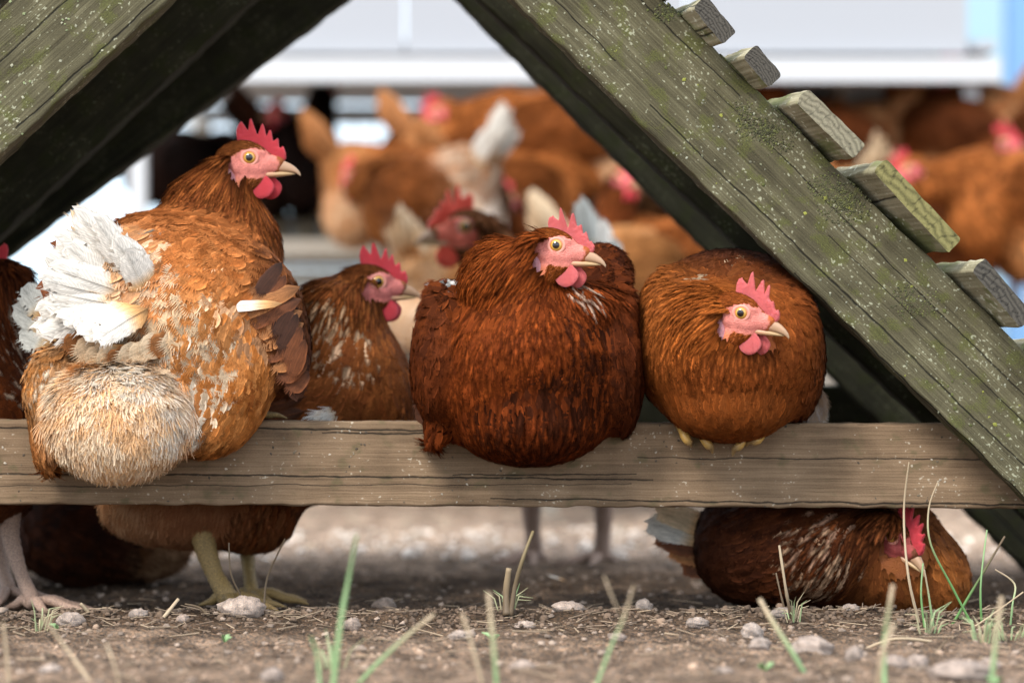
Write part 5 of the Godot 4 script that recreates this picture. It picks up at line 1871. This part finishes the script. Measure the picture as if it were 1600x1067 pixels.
	var D := Color(0.44, 0.34, 0.22)
	var B := Color(0.12, 0.08, 0.045)
	var S := [
		[[[516, 1110], [530, 985], [545, 900], [557, 836]], 0.62, 5.4, 1.8, G2, G2, "tall blurred green grass blade left of centre", "grass blade"],
		[[[545, 1085], [590, 1036], [640, 990], [678, 960]], 0.55, 3.6, 2.6, G2, D, "green stalk with a dry tip leaning right near the bottom", "grass stalk"],
		[[[760, 1100], [745, 1035], [722, 958]], 0.6, 3.2, 2.6, D, D, "dry pale stalk, left one of two beside each other", "grass stalk"],
		[[[778, 1100], [772, 1020], [763, 926]], 0.62, 3.4, 3.6, G2, D, "dry stalk with a thick top, right one of two", "grass stalk"],
		[[[925, 1090], [955, 1010], [975, 965], [990, 915]], 0.6, 3.2, 1.4, G2, D, "forked pale grass stalk rising toward the middle sitter", "grass stalk"],
		[[[978, 968], [962, 945], [944, 900]], 0.6, 1.4, 0.9, D, D, "thin dry side shoot of the forked grass stalk", "grass stalk"],
		[[[1285, 1100], [1245, 1030], [1210, 975], [1187, 936]], 0.5, 4.2, 3.4, G2, D, "stout green stalk with a cut tip below the lying hen", "grass stalk"],
		[[[1384, 1100], [1382, 1010], [1390, 950], [1396, 914]], 0.58, 4.0, 3.2, G2, D, "short blurred stalk with a pale tip right of the rounded stone", "grass stalk"],
		[[[1372, 1080], [1380, 1020], [1398, 975]], 0.64, 4.4, 3.0, D, D, "pale leaf crossing the short blurred stalk", "grass blade"],
		[[[1546, 1110], [1556, 1010], [1566, 932]], 0.6, 4.6, 3.4, G2, D, "blurred green stalk at the lower right corner", "grass stalk"],
		[[[140, 1065], [100, 1010], [64, 962]], 0.55, 3.0, 2.2, D, D, "dry blurred stalk leaning left at the lower left", "grass stalk"],
		[[[14, 1090], [10, 1030], [4, 972]], 0.55, 2.8, 1.8, D, D, "dry stalk at the left edge of the soil", "grass stalk"],
		[[[190, 1090], [178, 1040], [165, 1005]], 0.6, 2.2, 1.4, D, D, "short dry blurred stalk at the bottom left", "grass stalk"],
		[[[500, 1090], [496, 1030], [485, 995]], 0.62, 3.4, 2.0, G2, G2, "short blurred green shoot beside the tall blade", "grass blade"],
		[[[1440, 985], [1420, 900], [1413, 800], [1421, 722]], 0.07, 2.6, 1.2, D, D, "long beige stem crossing the rail, left of the pair", "stem"],
		[[[1532, 1000], [1490, 920], [1455, 850], [1452, 795], [1466, 754]], 0.08, 2.4, 1.1, G, D, "curved stem, green below and beige above, crossing the rail", "stem"],
		[[[1446, 985], [1440, 930], [1443, 880]], 0.09, 2.0, 1.2, G, G2, "short green stem between the two tall ones", "stem"],
		[[[1460, 985], [1452, 930], [1445, 890]], 0.1, 2.0, 1.2, G2, D, "short green and beige stem beside the tall pair", "stem"],
		[[[1475, 1000], [1510, 940], [1540, 890], [1571, 838]], 0.07, 2.6, 1.6, G, B, "slanting stem leaning right beside the lying hen", "stem"],
		[[[1537, 1002], [1533, 920], [1543, 828]], 0.06, 2.2, 1.2, G, G2, "upright green stem at the right", "stem"],
		[[[1578, 995], [1583, 945], [1586, 912], [1556, 890]], 0.08, 2.0, 1.2, G2, D, "bent green stem at the right edge", "stem"],
		[[[1480, 1002], [1530, 975], [1600, 925]], 0.1, 1.6, 1.2, D, D, "low beige stem slanting out to the right edge", "stem"],
		[[[1240, 975], [1230, 930], [1218, 852]], 0.05, 3.0, 2.0, B, D, "brown twig standing before the lying hen", "twig"],
		[[[1232, 970], [1222, 935], [1213, 895]], 0.03, 1.8, 1.4, B, B, "thin dark twig left of the brown standing twig", "twig"],
		[[[798, 962], [805, 915], [818, 870], [833, 830]], 0.03, 4.5, 2.4, B, Color(0.2, 0.15, 0.07), "bent brown twig rising beneath the middle sitter", "twig"],
		[[[792, 962], [791, 925], [795, 888]], 0.035, 7.0, 4.5, B, Color(0.3, 0.22, 0.13), "broken splintered stub at the foot of the bent twig", "twig"],
		[[[235, 990], [255, 965], [278, 936]], 0.05, 3.4, 3.0, D, D, "short straw sticking up at the left", "straw"],
		[[[375, 930], [360, 895], [357, 848]], 0.02, 1.6, 1.1, B, B, "thin dark twig before the yellow leg", "twig"],
		[[[412, 945], [418, 900], [445, 842]], -0.02, 1.8, 1.2, B, B, "thin twig leaning right of the yellow leg", "twig"],
		[[[330, 968], [312, 950], [288, 944]], 0.04, 2.6, 1.6, B, B, "curled brown rootlet left of the long stone", "twig"],
		[[[150, 975], [140, 960], [125, 943]], 0.03, 4.0, 2.6, B, D, "knobbly twig stub at the left of the ridge", "twig"],
		[[[1330, 1025], [1400, 998], [1490, 1008]], 0.25, 2.4, 1.8, D, D, "curved pale root lying on the soil at the right", "root"],
		[[[1420, 1050], [1455, 1028], [1480, 1000]], 0.3, 3.0, 2.0, D, B, "dry stick propped on the stones at the lower right", "twig"],
	]
	for s in S:
		var pts := []
		for q in s[0]: pts.append(P(q[0], q[1], s[1] + lr.randf_range(-0.008, 0.008)))
		var k := U(s[1])
		stalk("grass" if s[7] == "grass blade" else s[7].replace(" ", "_"), pts, s[2] * k, s[3] * k, s[4], s[5], s[6], s[7], "stalks and twigs in front of the rail", 0.55 if "grass" in s[7] else 0.9)
	# a few low green sprouts
	for q in [[1195, 1040], [770, 1002], [350, 1000], [1560, 1060], [90, 985]]:
		var p := ground_at(q[0], q[1])
		var r := thing("sprout", p, {1195: "small bright green sprout near the brown stones", 770: "tiny green sprout before the broken stub", 350: "tiny sprout below the long pale stone", 1560: "green sprout in the lower right corner", 90: "tiny sprout by the left hen's toes"}[q[0]], "sprout", "sprouts on the soil")
		for k in 5:
			var an := lr.randf() * TAU
			var l := lr.randf_range(0.006, 0.014)
			part(r, "leaf", tube_mesh([Vector3.ZERO, Vector3(cos(an) * l * 0.5, l * 0.6, sin(an) * l * 0.5), Vector3(cos(an) * l, l * 0.7, sin(an) * l)], [0.0005, 0.002, 0.0003], 6, 0.3, [G, G2, G2]), M.blade_green)
	# rooted tufts of short grass
	for q in [[1452, 992, 9, "sparse grass tuft at the foot of the long beige stem"], [1536, 1004, 11, "grass tuft around the upright green stem"], [1580, 1000, 8, "grass tuft at the right edge of the soil"], [520, 1040, 7, "short grass tuft at the foot of the tall blurred blade"], [795, 966, 7, "dry tuft round the broken stub"], [60, 984, 6, "thin tuft by the left hen's feet"], [1240, 976, 6, "small tuft at the brown standing twig"]]:
		var p := ground_at(q[0], q[1])
		var r := thing("grass_tuft", p, q[3], "grass tuft", "grass tufts on the soil")
		for k in q[2] * 2:
			var an := lr.randf() * TAU
			var l := lr.randf_range(0.012, 0.042)
			var ln := lr.randf_range(0.2, 0.9)
			var o := Vector3(cos(an), 0, sin(an)) * lr.randf_range(0.0, 0.012)
			var c := G2.lerp(D, lr.randf())
			part(r, "leaf", tube_mesh([o, o + Vector3(cos(an) * l * ln * 0.3, l * 0.6, sin(an) * l * ln * 0.3), o + Vector3(cos(an) * l * ln, l * lr.randf_range(0.5, 1.0), sin(an) * l * ln)], [0.0009, 0.0008, 0.0002], 5, 0.4, [c, c, c]), M.blade_green)
	# shed feathers
	for q in [[432, 890, "pale shed feather on the shaded ground right of the yellow leg"], [885, 915, "small white shed feather on the shaded soil"], [510, 870, "white shed feather in the sun behind the rail"], [1005, 862, "white scrap of feather near the blurred feet"], [690, 866, "white shed feather at the edge of the shade"]]:
		var p := ground_at(q[0], q[1])
		var o := part(self, "shed_feather", FM.round[0], M.quill_white, Transform3D(Basis(Vector3.UP, lr.randf() * TAU) * Basis(Vector3(1, 0, 0), -1.2).scaled(Vector3(0.022, 0.03, 0.03)), p + Vector3(0, 0.006, 0)))
		tag(o, q[2], "feather", "shed feathers")
